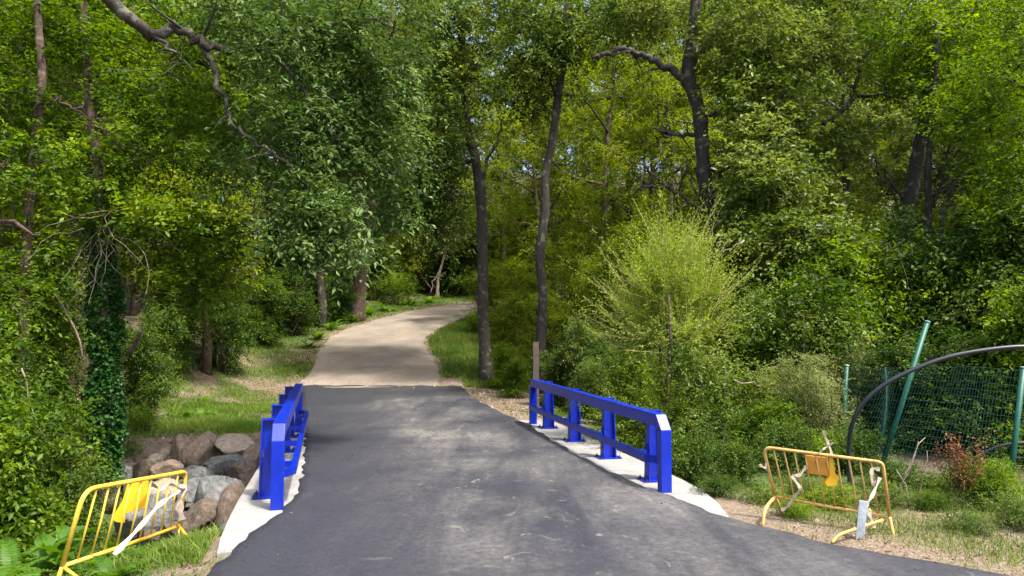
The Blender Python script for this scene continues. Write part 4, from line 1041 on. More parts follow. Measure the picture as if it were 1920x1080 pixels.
stick(0, 415, 75, 440, 11, .035, 'broken brown branch entering from the left edge', name='broken_branch', cat='branch', seed=9, mat=BARKR)
stick(40, 690, 85, 820, 9.8, .012, 'long thin vine hanging over the bushes at the left edge', name='hanging_vine', cat='vine', seed=10, jit=.03)

# wooden post by the far end of the right railing
wp = P(1005, 790, 19.5); g = H1(wp.x, wp.y)
h = P(1005, 642, 19.5).z - g
mb = MB(); mb.hexa([(-.08, -.06, -.3), (.08, -.06, -.3), (.08, .06, -.3), (-.08, .06, -.3), (-.075, -.055, h), (.075, -.06, h + .02), (.075, .055, h), (-.075, .055, h - .02)])
o = obj('wooden_post', mb.mesh('wooden_post', WOODP, bevel=.01), label='grey weathered wooden post behind the far end of the right railing', cat='post'); o.location = (wp.x, wp.y, g)

# ------------------------------------------------------------------ boulders
def rock_mesh(seed, mat):
    import bmesh
    R = rs(seed)
    bm = bmesh.new(); bmesh.ops.create_icosphere(bm, subdivisions=4, radius=1)
    nrm = unit(R.normal(0, 1, (10, 3))); dd = R.uniform(.55, .92, 10)
    for v in bm.verts:
        d = np.array(v.co.normalized()); c = nrm @ d
        ok = c > .15
        r = min(1.15, float(np.min(dd[ok] / c[ok]))) if ok.any() else 1.1
        p = Vector(d * r)
        r += .03 * noise.noise(p * 3 + Vector((seed, 0, 0))) + .022 * noise.noise(p * 8 + Vector((0, seed, 0)))
        v.co = Vector(d) * r
    me = bpy.data.meshes.new('boulder'); bm.to_mesh(me); bm.free(); me.materials.append(mat)
    return me
MATR = {'g': (R_GREY, 'grey'), 'b': (R_BROWN, 'dark brown'), 'p': (R_PINK, 'pinkish'), 'c': (R_CREAM, 'cream')}
def boulder(px, py, w, h, m, label, Yv=None, seed=0, depth=1.0, group='boulders heaped beside the bridge'):
    Y = Yv or (15.0 - (py - 815) / 185 * 4.0)
    p = P(px, py, Y)
    w *= 1.1; h *= 1.12
    rx = w / 2 * Y / FPX; rz_ = h / 2 * Y / FPX
    o = obj('boulder', rock_mesh(seed + 900, MATR[m][0]), label=label, cat='boulder', group=group)
    o.location = p; R = rs(seed)
    o.scale = (rx * 1.08, max(rx, rz_) * 1.05 * depth, rz_ * 1.1)
    o.rotation_euler = (R.uniform(-.15, .15), R.uniform(-.12, .12), R.uniform(-.4, .4))
    return o
B = [(338, 852, 34, 52, 'p', 'upright pinkish boulder at the top left of the heap'),
     (374, 848, 56, 62, 'p', 'large tan pink boulder at the top middle of the heap'),
     (272, 880, 44, 42, 'b', 'dark brown boulder at the far left of the heap, above the barrier'),
     (318, 882, 50, 34, 'p', 'low pinkish boulder just above the top rail of the left barrier'),
     (446, 838, 74, 34, 'c', 'broad cream slab at the top right of the heap'),
     (436, 866, 62, 38, 'g', 'light grey boulder under the broad cream slab'),
     (480, 856, 36, 38, 'p', 'small pinkish boulder touching the left railing'),
     (462, 896, 56, 46, 'b', 'brown flat-topped boulder left of the blue end post'),
     (378, 896, 56, 42, 'g', 'squat dark grey boulder left of centre in the heap'),
     (372, 928, 44, 50, 'g', 'grey boulder between the barrier end and the tallest grey boulder'),
     (414, 932, 60, 86, 'g', 'tallest grey boulder standing in the middle of the heap'),
     (446, 968, 64, 84, 'b', 'dark brown boulder wedged against the white concrete strip'),
     (374, 976, 66, 62, 'b', 'brown boulder right of the left barrier, low in the heap'),
     (396, 1008, 36, 28, 'g', 'small grey stone at the bottom of the heap'),
     (403, 878, 40, 28, 'g', 'small grey stone between the pink and the light grey boulders'),
     (300, 922, 52, 44, 'c', 'pale boulder seen through the right bars of the barrier'),
     (285, 965, 80, 70, 'g', 'wide pale grey boulder seen through the middle of the barrier'),
     (228, 890, 34, 34, 'g', 'grey boulder right of the foot of the ivy-clad tree'),
     (262, 925, 44, 44, 'b', 'brown boulder behind the yellow sheet of the left barrier'),
     (243, 985, 46, 46, 'g', 'grey stone behind the lower rail of the left barrier'),
     (330, 1000, 40, 50, 'b', 'dark boulder just behind the right leg of the left barrier'),
     (438, 1000, 52, 40, 'g', 'grey boulder at the lower right of the heap near the tip of the concrete strip'),
         (352, 1018, 50, 34, 'b', 'brown boulder just right of the right leg of the left barrier'),
         (402, 1030, 40, 26, 'p', 'lowest pinkish stone in front of the heap'),
         (308, 850, 26, 20, 'c', 'small cream stone at the top left of the heap'),
     (292, 862, 22, 16, 'c', 'smallest cream stone on the left shoulder of the heap')]
for k, (px, py, w, h, m, lb) in enumerate(B):
    Y = 14.35 - (py - 815) / 185 * 3.7
    if px < 345 and py > 900: Y -= .2
    boulder(px, py, w, h, m, lb, Y, k)
# dark backing stones that fill the gaps of the heap
R = rs(8)
for k in range(22):
    px = R.uniform(270, 480); py = R.uniform(860, 1010)
    boulder(px, py, R.uniform(34, 50), R.uniform(30, 44), 'b' if k % 3 else 'g', 'half hidden dark stone filling a gap between the bigger boulders', 14.75 - (py - 815) / 185 * 3.7, 60 + k, group='stones filling the gaps of the boulder heap')

# ------------------------------------------------------------------ pedestrian barriers
def corner_path(A, B, C, D, r):
    """A bottom-left, B top-left, C top-right, D bottom-right, rounded at B and C"""
    out = [A]
    for (p, q, s, r) in ((A, B, C, r), (B, C, D, r * .55)):
        u = (p - q).normalized(); v = (s - q).normalized()
        for k in range(7):
            t = k / 6
            a = q + u * r * (1 - t); b = q + v * r * t
            out.append(a.lerp(b, t))
    out.append(D); return out
def barrier(name, label, corners, nb, mat, matb, skew, rt=.021, rb=.010, rr=.16):
    A, Bp, C, D = corners
    root = thing(name, ((A + D) / 2), label, 'barrier', 'yellow pedestrian barriers by the bridge')
    o = root.location
    A, Bp, C, D = [p - o for p in (A, Bp, C, D)]
    f = MB(); f.tube(corner_path(A, Bp, C, D, rr), rt, 10); obj('frame', f.mesh('frame', mat, True), root)
    l = MB(); l.tube([A, A.lerp(D, .5) + Vector((0, 0, -.008)), D], rt * .9, 10); obj('lower_rail', l.mesh('lower_rail', mat, True), root)
    R = rs(len(label))
    for k in range(nb):
        u = (k + 1) / (nb + 1)
        a = A.lerp(D, u); b = Bp.lerp(C, u + skew * (1 - 2 * u) * 0)
        if u < .08 or u > .92: b = a.lerp(b, .9)
        t = MB(); m_ = a.lerp(b, .5) + Vector((R.normal(0, .006), R.normal(0, .006), 0)); t.tube([a, m_, b], rb, 7)
        obj('bar', t.mesh('bar', matb, True), root)
    return root, o
# left
A = P(117, 1062, 7.4); Bp = P(158, 918, 7.45); C = P(349, 884, 9.55); D = P(337, 986, 9.5)
bl_, o = barrier('pedestrian_barrier', 'bright yellow pedestrian barrier standing in ferns beside the boulders on the left', (A, Bp, C, D), 9, YELLOW, YELLOW, 0, .024, .0115, .18)
def leg(root, pts, mat, r=.02):
    o = root.location
    t = MB(); t.tube([Vector(p) for p in smoothline([q - o for q in pts], 4)], r, 9); return obj('leg', t.mesh('leg', mat, True), root)
leg(bl_, [P(337, 986, 9.5), P(333, 1045, 9.35), P(332, 1062, 9.3)], YELLOW, .021)
leg(bl_, [P(338, 990, 9.5), P(362, 1022, 9.1), P(373, 1058, 8.8)], YELLOW, .018)
leg(bl_, [P(117, 1062, 7.4), P(106, 1095, 7.35), P(100, 1130, 7.3)], YELLOW, .022)
leg(bl_, [P(120, 1064, 7.4), P(150, 1090, 7.2), P(160, 1130, 7.1)], YELLOW, .018)
def sheet(root, pts, Y0, Y1, x0, x1, mat, name, th=.012, label=None):
    V = [P(px, py, Y0 + (Y1 - Y0) * (px - x0) / (x1 - x0)) - root.location for px, py in pts]
    m = MB(); m.prism(V, (0, th, 0)); return obj(name, m.mesh(name, mat), root)
sheet(bl_, [(239, 908), (278, 901), (276, 930), (274, 952), (255, 956), (235, 963), (233, 980), (220, 979), (208, 973), (222, 952), (229, 940)], 8.45, 8.85, 208, 278, SHEETY, 'hanging_sheet')
# tapes: long thin ribbons tied to the barriers (things of their own)
def ribbon(pts, w, mat, label, name='barrier_tape'):
    o0 = pts[0]
    q = [Vector(p) for p in smoothline([p - o0 for p in pts], 4)]
    V = []; Fz = []
    for i, p in enumerate(q):
        t = (q[min(i + 1, len(q) - 1)] - q[max(i - 1, 0)]).normalized()
        n_ = t.cross(Vector((0, 1, .2 * math.sin(i)))).normalized() * w * (.7 + .3 * math.sin(i * 1.7))
        V += [p - n_, p + n_]
    for i in range(len(q) - 1): Fz.append([2 * i, 2 * i + 1, 2 * i + 3, 2 * i + 2])
    m = mesh(name, V, Fz, mat)
    o = obj(name, m, label=label, cat='tape'); o.location = o0
    return o
ribbon([P(214, 1040, 8.1), P(262, 988, 8.4), P(300, 945, 8.8), P(330, 925, 9.2), P(344, 912, 9.4)], .034, TAPE, 'long pale tape stretched diagonally across the left barrier')
ribbon([P(344, 908, 9.42), P(336, 945, 9.36), P(342, 975, 9.36)], .060, TAPE, 'wide pale tape wound round the right upright of the left barrier')
ribbon([P(283, 907, 8.9), P(300, 916, 9.0), P(318, 908, 9.1), P(345, 920, 9.35)], .030, TAPE, 'crumpled pale tape sagging below the top rail of the left barrier')
# right
A = P(1453, 931, 8.75); Bp = P(1431, 838, 8.7); C = P(1655, 867, 8.1); D = P(1668, 969, 8.15)
br_, o = barrier('pedestrian_barrier', 'rusty yellow pedestrian barrier with ragged tapes beside the road on the right', (A, Bp, C, D), 10, YELOLD, YELOLD, 0, .018, .009, .10)
leg(br_, [P(1453, 931, 8.75), P(1435, 955, 8.5), P(1430, 990, 8.4)], YELOLD, .019)
leg(br_, [P(1453, 931, 8.75), P(1462, 952, 8.9), P(1466, 982, 8.95)], YELOLD, .016)
leg(br_, [P(1668, 969, 8.15), P(1673, 995, 8.1), P(1679, 1024, 8.05)], YELOLD, .019)
leg(br_, [P(1655, 975, 8.12), P(1600, 993, 7.9), P(1572, 1004, 7.75), P(1560, 1018, 7.7)], YELOLD, .016)
leg(br_, [P(1630, 955, 8.2), P(1638, 985, 8.3), P(1648, 1012, 8.4)], YELOLD, .016)
sheet(br_, [(1512, 854), (1554, 859), (1556, 893), (1518, 888)], 8.5, 8.38, 1512, 1556, ORANGE, 'hanging_box', .05)
sheet(br_, [(1555, 857), (1562, 858), (1566, 888), (1573, 894), (1569, 910), (1552, 912), (1547, 905), (1556, 892)], 8.37, 8.33, 1555, 1573, SHEETY, 'yellow_lamp', .06)
ribbon([P(1543, 808, 8.35), P(1551, 826, 8.4), P(1559, 850, 8.4), P(1560, 872, 8.38)], .018, TAPE, 'pale tape end sticking up above the right barrier')
ribbon([P(1533, 852, 8.4), P(1544, 842, 8.38), P(1553, 836, 8.38), P(1562, 830, 8.36)], .014, TAPE, 'knotted tape on the top rail of the right barrier')
ribbon([P(1514, 872, 8.5), P(1500, 890, 8.5), P(1486, 893, 8.52), P(1500, 915, 8.5), P(1490, 930, 8.55), P(1478, 948, 8.6), P(1465, 957, 8.62)], .022, TAPE, 'torn tape hanging down the left half of the right barrier')
ribbon([P(1650, 880, 8.1), P(1635, 880, 8.1), P(1637, 908, 8.1), P(1650, 895, 8.08), P(1635, 930, 8.06), P(1625, 948, 8.05), P(1632, 968, 8.05), P(1640, 990, 8.05)], .024, TAPE, 'long pale tape looped round the right upright of the right barrier')
ribbon([P(1424, 871, 8.7), P(1434, 877, 8.7), P(1437, 868, 8.7)], .018, TAPE, 'scrap of tape on the left upright of the right barrier')
pl = [P(1611, 938, 7.95), P(1627, 941, 7.93), P(1622, 1003, 7.86), P(1604, 1014, 7.88)]
m = MB(); m.prism([p - pl[2] for p in pl], (.01, .035, 0)); o = obj('metal_plate', m.mesh('metal_plate', GALV, bevel=.004), label='grey metal plate standing against the right end of the right barrier', cat='plate'); o.location = pl[2]

# ------------------------------------------------------------------ green wire fence and black hoops
fp = [((1578, 850), (1588, 686), 13.2, .034), ((1655, 870), (1739, 604), 11.6, .038), ((1886, 972), (1919, 690), 9.6, .034)]
fb = P(1655, 870, 11.6); fence = thing('wire_fence', (fb.x, fb.y, H1(fb.x, fb.y)), 'slack green wire mesh fence with tilted posts on the right', 'fence')
o = fence.location; tops = []; bots = []
for (b, t, Y, r) in fp:
    pb = P(*b, Y); pt = P(*t, Y - .1); g = H1(pb.x, pb.y)
    d = (pt - pb).normalized(); pb2 = pb - d * max(.1, (pb.z - g + .2) / max(.3, d.z))
    m = MB(); m.tube([pb2 - o, pt - o], r, 12)
    po = obj('post', m.mesh('post', GREENP, True), fence)
    m = MB(); m.tube([pt - o + d * .001, pt - o + d * .018], r * 1.12, 12); obj('cap', m.mesh('cap', plain('cap_grey', (.25, .42, .36), .4, .1, 8) if 'cap_grey' not in bpy.data.materials else bpy.data.materials['cap_grey'], True), po)
    tops.append(pt); bots.append(Vector((pb2.x, pb2.y, g)))
R = rs(12)
def mesh_panel(b0, t0, b1, t1, ht0, ht1, slack, mb, nv, nh):
    def pt(u, v):
        b = b0.lerp(b1, u); t = t0.lerp(t1, u)
        top = b + (t - b) * (ht0 + (ht1 - ht0) * u)
        p = b.lerp(top, v)
        w = slack * math.sin(math.pi * u)
        p += Vector((.15 * w * math.sin(7 * u + 5 * v), w * .5 * math.sin(3 * v + 6 * u), -w * .12 * v + .05 * w * math.sin(14 * u)))
        return p - o
    for i in range(nv + 1):
        mb.tube([pt(i / nv, v) for v in np.linspace(0, 1, 9)], .0022, 3, False)
    for j in range(nh + 1):
        mb.tube([pt(u, j / nh) for u in np.linspace(0, 1, 13)], .0024, 3, False)
def far_post(): 
    pb = P(2330, 1050, 8.6); return Vector((pb.x, pb.y, H1(pb.x, pb.y)))
for (i0, i1, ht0, ht1, sl, nv, nh) in ((0, 1, .98, .70, .42, 26, 16), (1, 2, .70, .98, .10, 36, 17)):
    mb = MB(); mesh_panel(bots[i0], tops[i0], bots[i1], tops[i1], ht0, ht1, sl, mb, nv, nh)
    obj('wire_mesh', mb.mesh('wire_mesh', WIREG), fence, kind='stuff')
e = far_post(); m = MB(); m.tube([e - o - Vector((0, 0, .3)), e - o + Vector((.1, 0, 1.9))], .045, 12); obj('post', m.mesh('post', GREENP, True), fence)
mb = MB(); mesh_panel(bots[2], tops[2], e, e + Vector((.1, 0, 1.9)), .98, .98, .08, mb, 26, 17); obj('wire_mesh', mb.mesh('wire_mesh', WIREG), fence, kind='stuff')
def hoop(pts, Y0, Y1, r, label):
    n = len(pts); W3 = [P(px, py, Y0 + (Y1 - Y0) * i / (n - 1)) for i, (px, py) in enumerate(pts)]
    g0 = Vector((W3[0].x, W3[0].y, H1(W3[0].x, W3[0].y) - .1)); g1 = Vector((W3[-1].x, W3[-1].y, H1(W3[-1].x, W3[-1].y) - .1))
    m = MB(); q = smoothline([g0] + W3 + [g1], 5); m.tube([Vector(p) - g0 for p in q], r, 9)
    ob = obj('plastic_pipe', m.mesh('plastic_pipe', BLACKP, True), label=label, cat='pipe'); ob.location = g0
hoop([(1592, 845), (1598, 795), (1620, 755), (1660, 720), (1715, 692), (1780, 669), (1850, 656), (1920, 650), (1990, 656), (2070, 680), (2150, 730), (2200, 810)], 10.6, 9.6, .031, 'large black plastic pipe bent into an arch through the green fence')
hoop([(1815, 880), (1840, 853), (1870, 838), (1905, 831), (1950, 832), (2010, 850), (2050, 890)], 10.9, 10.4, .022, 'small black pipe arch low behind the right-hand fence post')

# red-leaved plant by the fence
R = rs(71)
b = P(1810, 975, 9.3); g = H1(b.x, b.y)
rp = thing('red_leaved_plant', (b.x, b.y, g), 'rusty red-leaved plant beside the right-hand green fence post', 'plant')
REDL = foliage('leaf_red', (.06, .024, .012), (.13, .055, .028), (.20, .11, .05), trans=.3, clump=3)
Sn = 70; O = R.normal(0, .10, (Sn, 3)) * np.array([1.3, 1, 0]) + np.array([0, 0, .15]); D = unit(np.array([-.15, 0, 1]) + R.normal(0, .25, (Sn, 3)))
O[:, 2] += R.uniform(0, .4, Sn)
obj('foliage', leafmesh('foliage', sprays(R, O, D, R.uniform(.25, .5, Sn), 16, .045, 0, .45), REDL), rp, kind='stuff')
m = MB()
for k in range(6): e = Vector((R.normal(-.1, .12), R.normal(0, .1), R.uniform(.5, .85))); m.tube([(0, 0, -.05), e * .5, e], [.008, .006, .003], 5)
obj('stems', m.mesh('stems', BARKR, True), rp)

# ------------------------------------------------------------------ ferns, big-leaved plants
def frond_mesh(name, L, W, mat, n=20, arch=.55):
    V = []; Fz = []; A = []
    prev = None
    def rach(u): return Vector((0, L * (u * .9), L * (arch * 1.3 * u - arch * 1.35 * u * u)))
    for k in range(n):
        u0 = k / n; p = rach(u0); q = rach(u0 + .8 / n); t = (rach(u0 + .01) - p).normalized()
        w = W * math.sin(math.pi * min(1, (u0 * .86 + .14))) ** .8 * (1 - u0 * .45)
        for sx in (-1, 1):
            b0 = len(V)
            tip = p + Vector((sx * w, L * .07, -.12 * w))
            V += [p, p.lerp(q, 1.0), p.lerp(tip, .55) + t * .022 * (L / .7), tip, p.lerp(tip, .5) - t * .012]
            Fz += [[b0, b0 + 1, b0 + 2], [b0, b0 + 2, b0 + 4], [b0 + 4, b0 + 2, b0 + 3]]
    for k in range(8):
        p = rach(k / 8); q = rach((k + 1) / 8); b0 = len(V)
        V += [p + Vector((-.004, 0, -.003)), p + Vector((.004, 0, -.003)), q + Vector((.003, 0, -.003)), q + Vector((-.003, 0, -.003))]
        Fz += [[b0, b0 + 1, b0 + 2], [b0, b0 + 2, b0 + 3]]
    R = rs(3)
    return mesh(name, np.array([tuple(v) for v in V]), np.array(Fz), mat, False, {'rnd': ('FACE', np.full(len(Fz), .5) + R.uniform(-.2, .2, len(Fz)))})
FR = [frond_mesh('frond', .8, .17, FERN), frond_mesh('frond', .65, .13, FERN, 18, .4)]
def fern(px, py, Y, sc, nf, label, group, seed):
    b = P(px, py, Y); g = H1(b.x, b.y); R = rs(seed)
    t = thing('fern', (b.x, b.y, g), label, 'fern', group, R.uniform(0, 6)); t.scale = (sc,) * 3
    for k in range(nf):
        f = obj('frond', FR[k % 2], t)
        f.rotation_euler = (R.uniform(-.05, .6), R.uniform(-.15, .15), k * 6.283 / nf + R.uniform(-.25, .25)); s = R.uniform(.75, 1.15); f.scale = (s, s, s)
gf = 'ferns in the lower left corner around the barrier'
for k, (px, py, Y, s) in enumerate([(20, 1040, 7.8, 1.0), (90, 1030, 8.2, .9), (170, 1070, 7.9, .85), (240, 1050, 8.5, .8), (-20, 1090, 7.0, 1.1), (60, 1110, 6.9, .9), (300, 1050, 8.9, .7), (150, 1010, 8.8, .9), (210, 1110, 7.3, .7), (280, 1090, 7.8, .6),
        (40, 985, 9.0, 1.0), (-40, 1010, 8.5, 1.1), (350, 1060, 8.9, .5), (120, 970, 9.2, .7)]):
    fern(px, py, Y, s * .72, 11, 'bright green fern in the lower left corner around the foot of the left barrier', gf, 200 + k)
gf2 = 'ferns along the verge above the path'
for k, (px, py, Y, s) in enumerate([(655, 590, 40, 1.5), (690, 580, 43.5, 1.7), (725, 575, 46, 1.7), (595, 598, 35, 1.1), (622, 595, 37.5, 1.2), (580, 600, 33, 1.0), (770, 568, 49.5, 1.6), (805, 563, 52, 1.6)]):
    fern(px, py, Y, s, 12, 'fern on the shaded verge at the left edge of the gravel path', gf2, 240 + k)
gf3 = 'low ferns on the grassy left bank'
for k, (px, py, Y, s) in enumerate([(345, 785, 17, .75), (380, 778, 17.5, .7), (330, 765, 18, .6), (385, 700, 21, .5), (1090, 715, 20, .9), (1060, 720, 19.6, .8)]):
    if px < 600: fern(px, py, Y, s, 11, 'low bright fern on the grassy left bank above the boulders', gf3, 260 + k)
    else: fern(px, py, Y, s, 10, 'dark fern behind the middle of the right railing', 'ferns behind the right railing', 260 + k)
# yellowish sword-leaved tuft
def blade_plant(px, py, Y, n, L, w, mat, label, name, cat, seed, spread=.35):
    b = P(px, py, Y); g = H1(b.x, b.y); R = rs(seed)
    t = thing(name, (b.x, b.y, g), label, cat)
    bl = MB(); V = [(-w, 0, 0), (w, 0, 0), (w * 1.1, 0, L * .5), (-w * 1.1, 0, L * .5), (0, .04, L)]
    m = mesh('blade', V, [[0, 1, 2, 3], [3, 2, 4]], mat); a = m.attributes.new('rnd', 'FLOAT', 'FACE'); a.data.foreach_set('value', np.array([.7, .85], np.float32))
    for k in range(n):
        o = obj('blade', m, t); o.rotation_euler = (R.normal(0, spread), R.normal(0, spread), R.uniform(0, 6.28)); s = R.uniform(.7, 1.1); o.scale = (1, 1, s)
blade_plant(318, 764, 17.2, 12, .50, .016, LIME, 'yellowish sword-leaved tuft on the left bank behind the boulders', 'sword_leaved_tuft', 'plant', 6)
def broadleaf(px, py, Y, n, L, label, seed):
    b = P(px, py, Y); g = H1(b.x, b.y); R = rs(seed)
    t = thing('broad_leaved_plant', (b.x, b.y, g), label, 'plant', 'broad-leaved plants in the lower left corner')
    w = L * .2
    V = [(0, 0, 0), (w * .8, L * .3, .03), (w, L * .55, .05), (w * .5, L * .85, .02), (0, L, -.03), (-w * .5, L * .85, .02), (-w, L * .55, .05), (-w * .8, L * .3, .03), (0, L * .3, 0), (0, L * .6, .02)]
    m = mesh('leaf', V, [[0, 1, 8], [8, 1, 2, 9], [9, 2, 3], [9, 3, 4], [9, 4, 5], [9, 5, 6], [8, 9, 6, 7], [0, 8, 7]], FERN)
    a = m.attributes.new('rnd', 'FLOAT', 'FACE'); a.data.foreach_set('value', np.array([.5, .6, .5, .6, .4, .5, .6, .5], np.float32))
    for k in range(n):
        o = obj('leaf', m, t); o.location = (R.normal(0, .05), R.normal(0, .05), R.uniform(.05, .35)); o.rotation_euler = (R.uniform(-.2, .8), R.uniform(-.3, .3), R.uniform(0, 6.28)); s = R.uniform(.7, 1.15); o.scale = (s, s, s)
for k, (px, py, Y) in enumerate([(75, 1010, 8.3), (115, 1030, 8.0), (215, 1020, 8.6)]):
    broadleaf(px, py, Y, 16, .34, 'broad-leaved green plant among the ferns at the lower left', 300 + k)

# ------------------------------------------------------------------ grass, leaf litter, gravel crumbs
def scatter_ok(x, y):
    s, t = ST(x, y)
    tl = np.interp(s, TLs, TLt); tr = np.interp(s, TRs, TRt)
    off = np.where(s < 27.3, np.maximum(tl - t, t - tr), 50)
    strip_ = (s > 7.6) & (s < 17.1) & (t > -1.3) & (t < 4.85)
    return (off > .03) & (path_dist(x, y) > -.05) & ~strip_, np.minimum(off, path_dist(x, y)), s, t
def grass_mesh(R, x, y, h, w, lean=.5):
    n = len(x); z = H(x, y) - .01
    az = R.uniform(0, 6.28, n); wv = np.stack([np.cos(az), np.sin(az), np.zeros(n)], -1) * w[:, None]
    ln = np.stack([R.normal(0, lean, n), R.normal(0, lean, n), np.ones(n)], -1); ln = unit(ln) * h[:, None]
    b = np.stack([x, y, z], -1)
    m = b + ln * .55; tip = b + ln * np.array([1, 1, .9]) + np.stack([R.normal(0, .25, n), R.normal(0, .25, n), np.zeros(n)], -1) * h[:, None]
    V = np.stack([b - wv, b + wv, m + wv * .7, m - wv * .7, tip], 1).reshape(-1, 3)
    i = np.arange(n)[:, None] * 5
    Fc = np.concatenate([i + [[0, 1, 2]], i + [[0, 2, 3]], i + [[3, 2, 4]]], 1).reshape(-1, 3)
    nz = .5 + .5 * noise2(x, y, 1.7, 5)
    return V, Fc, np.repeat(np.clip(.3 * nz + R.uniform(0, .7, n), 0, 1), 3)
R = rs(123)
def region(n, x0, x1, y0, y1): return R.uniform(x0, x1, n), R.uniform(y0, y1, n)
xs, ys, hs, ws = [], [], [], []
def addg(x, y, h, w):
    ok, off, s, t = scatter_ok(x, y); ok &= (channel(s, t) < .75)
    xs.append(x[ok]); ys.append(y[ok]); hs.append(h[ok]); ws.append(w[ok])
# left bank lawn
x, y = region(90000, -14, -2.5, 15, 30); ok, off, s, t = scatter_ok(x, y)
dens = np.clip(.34 + .75 * noise2(x, y, 1.3, 3) + .4 * noise2(x, y, 3.1, 7), .03, 1) * (1 - .75 * ((s < 16.3) & (t > -5))) * (1 - .6 * smooth(-9, -13, x))
k = ok & (R.uniform(0, 1, len(x)) < dens) & (s > 14.2); addg(x[k], y[k], R.uniform(.04, .11, k.sum()) * (1 + .8 * (off[k] > 1.5)), np.full(k.sum(), .006))
# bright tufts
for (px, py, Y, rr, nn) in [(370, 780, 16.6, .9, 7000), (458, 790, 16.2, .55, 5000), (480, 735, 20, 1.1, 5000), (390, 740, 20, .8, 2500), (1050, 760, 19, .6, 1500), (470, 600, 33, 2.4, 4000), (560, 640, 29, 1.3, 2500), (330, 1070, 8.4, .45, 1800), (395, 1060, 7.4, .25, 500), (300, 1090, 8.0, .6, 3000)]:
    c = P(px, py, Y); x = R.normal(c.x, rr * .5, nn); y = R.normal(c.y, rr * .6, nn); addg(x, y, R.uniform(.10, .26, nn) * .9, np.full(nn, .006))
# verge right of the path, edges further up
x, y = region(60000, -4, 4, 26, 42); ok, off, s, t = scatter_ok(x, y); k = ok & (off < 4.5) & (off > .15) & (x > np.interp(y, PC[:, 1], PC[:, 0])) & (R.uniform(0, 1, len(x)) < .9)
addg(x[k], y[k], R.uniform(.10, .32, k.sum()), np.full(k.sum(), .010))
x, y = region(60000, -16, 6, 28, 56); ok, off, s, t = scatter_ok(x, y); k = ok & (off < 5) & (R.uniform(0, 1, len(x)) < .8)
addg(x[k], y[k], R.uniform(.08, .26, k.sum()), np.full(k.sum(), .012))
# shoulder beyond right railing: sparse
x, y = region(14000, -2.5, 5, 17, 27); ok, off, s, t = scatter_ok(x, y); k = ok & (R.uniform(0, 1, len(x)) < np.clip(.12 + .5 * noise2(x, y, 1.5, 9) + .6 * smooth(2.0, 3.5, off), .03, 1)); addg(x[k], y[k], R.uniform(.04, .14, k.sum()), np.full(k.sum(), .006))
# near right verge
x, y = region(45000, 2.5, 9, 4, 10.8); ok, off, s, t = scatter_ok(x, y); k = ok & (R.uniform(0, 1, len(x)) < np.clip(.12 + .5 * noise2(x, y, 1.9, 4) + .7 * smooth(.4, 1.5, off), .02, 1)); addg(x[k], y[k], R.uniform(.04, .16, k.sum()), np.full(k.sum(), .004))
# near left verge
x, y = region(26000, -7, -1.8, 5, 10.5); ok, off, s, t = scatter_ok(x, y); k = ok & (R.uniform(0, 1, len(x)) < np.clip(.45 + .5 * noise2(x, y, 2.2, 6), .05, 1)); addg(x[k], y[k], R.uniform(.04, .17, k.sum()), np.full(k.sum(), .004))
x, y, h, w = map(np.concatenate, (xs, ys, hs, ws))
obj('grass', leafmesh('grass', grass_mesh(R, x, y, h, w), GRASS), label='green grass on the banks and verges beside the road and path', cat='grass', kind='stuff')
# litter
def litter(n, x0, x1, y0, y1, size, f=None):
    x, y = region(n, x0, x1, y0, y1); ok, off, s, t = scatter_ok(x, y); ok &= (channel(s, t) < .9)
    if f is not None: ok &= f(x, y, s, t, off)
    x, y = x[ok], y[ok]; n = len(x)
    O = np.stack([x, y, H(x, y) + .012], -1); D = unit(R.normal(0, 1, (n, 3)) * np.array([1, 1, .15]))
    return sprays(R, O, D, np.full(n, .01), 1, size, 0, .6)
def road_litter(n):
    ss_ = R.uniform(5, 27, n); side = R.uniform(0, 1, n) < .5
    d_ = np.abs(R.normal(0, .35, n)) + .05
    tt_ = np.where(side, np.interp(ss_, TLs, TLt) + d_, np.interp(ss_, TRs, TRt) - d_)
    x = ss_ * UX + tt_ * UY; y = ss_ * UY - tt_ * UX
    O = np.stack([x, y, np.interp(y, GY, GZ) + .056], -1); D = unit(R.normal(0, 1, (n, 3)) * np.array([1, 1, .05]))
    return sprays(R, O, D, np.full(n, .01), 1, .035, 0, .6)
parts = [road_litter(260), litter(26000, -15, -3, 14, 32, .055), litter(9000, 2.5, 9, 4, 11, .035), litter(5000, -7, -2, 5, 11, .04), litter(9000, -2.5, 6, 17, 27, .05), litter(12000, -16, 6, 27, 50, .08)]
obj('leaf_litter', leafmesh('leaf_litter', parts, DRYLEAF), label='dry brown fallen leaves scattered over the banks', cat='leaves', kind='stuff')
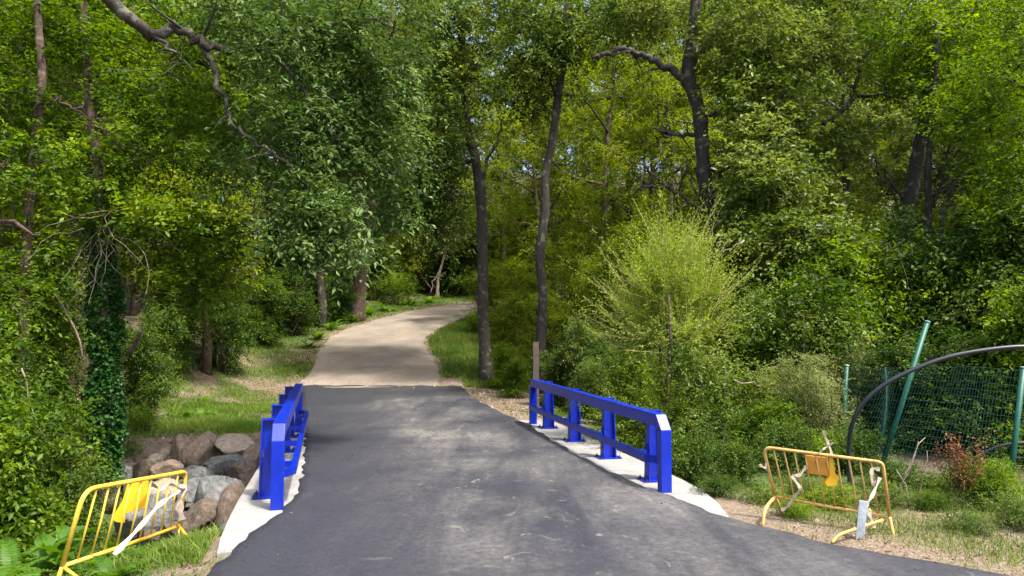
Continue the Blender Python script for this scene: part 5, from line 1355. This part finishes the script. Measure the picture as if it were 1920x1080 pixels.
# loose stones on the verges
def stones(name, n, fx, size, mat, label):
    V = []; Fz = []; A = []
    base = np.array([(1, 0, -.2), (.3, .9, -.2), (-.8, .5, -.2), (-.7, -.7, -.2), (.4, -.9, -.2), (.1, .1, .7), (.5, .3, .45)])
    fc = np.array([(0, 1, 6), (1, 5, 6), (1, 2, 5), (2, 3, 5), (3, 4, 5), (4, 0, 5), (0, 6, 5)])
    x, y = fx(n); ok, off, s, t = scatter_ok(x, y); ok &= channel(s, t) < .9; x, y = x[ok], y[ok]; n = len(x)
    sz = size * R.lognormal(0, .5, n)
    a = R.uniform(0, 6.28, n); ca, sa = np.cos(a), np.sin(a)
    b = base[None] * (1 + R.normal(0, .18, (n, 7, 3)))
    bx = b[..., 0] * ca[:, None] - b[..., 1] * sa[:, None]; by = b[..., 0] * sa[:, None] + b[..., 1] * ca[:, None]
    b = np.stack([bx, by, b[..., 2]], -1) * sz[:, None, None]
    Vv = (b + np.stack([x, y, H(x, y)], -1)[:, None]).reshape(-1, 3)
    Fv = (fc[None] + (np.arange(n) * 7)[:, None, None]).reshape(-1, 3)
    obj(name, mesh(name, Vv, Fv, mat), label=label, cat='stones', kind='stuff')
stones('verge_gravel', 2600, lambda n: region(n, 2.5, 8, 4, 9.5), .014, R_PINK, 'loose pale gravel and crumbs on the soil of the right verge')
stones('bank_gravel', 1800, lambda n: region(n, -9, -2.5, 14, 17.5), .02, R_PINK, 'loose stones on the bare soil above the boulders')
stones('shoulder_gravel', 1800, lambda n: region(n, -2, 4, 17, 26), .02, R_CREAM, 'loose gravel on the bare shoulder right of the asphalt end')

n = 900
tt_ = R.uniform(-1.5, 4.1, n); ss_ = 27.4 - (tt_ + 1.4) * .26 + R.normal(.1, .22, n)
xj = ss_ * UX + tt_ * UY; yj = ss_ * UY - tt_ * UX; zj = np.interp(yj, GY, GZ) + .045
V = []; q = .012 * R.lognormal(0, .5, n)
off_ = np.array([(1, 0, 0), (-.5, .9, 0), (-.5, -.9, 0), (0, 0, .8)])
Vv = (np.stack([xj, yj, zj], -1)[:, None] + off_[None] * q[:, None, None] * (1 + R.normal(0, .2, (n, 4, 3)))).reshape(-1, 3)
Fv = (np.array([(0, 1, 3), (1, 2, 3), (2, 0, 3)])[None] + (np.arange(n) * 4)[:, None, None]).reshape(-1, 3)
obj('joint_gravel', mesh('joint_gravel', Vv, Fv, R_CREAM), label='loose grit strewn over the joint between the asphalt and the path', cat='gravel', kind='stuff')
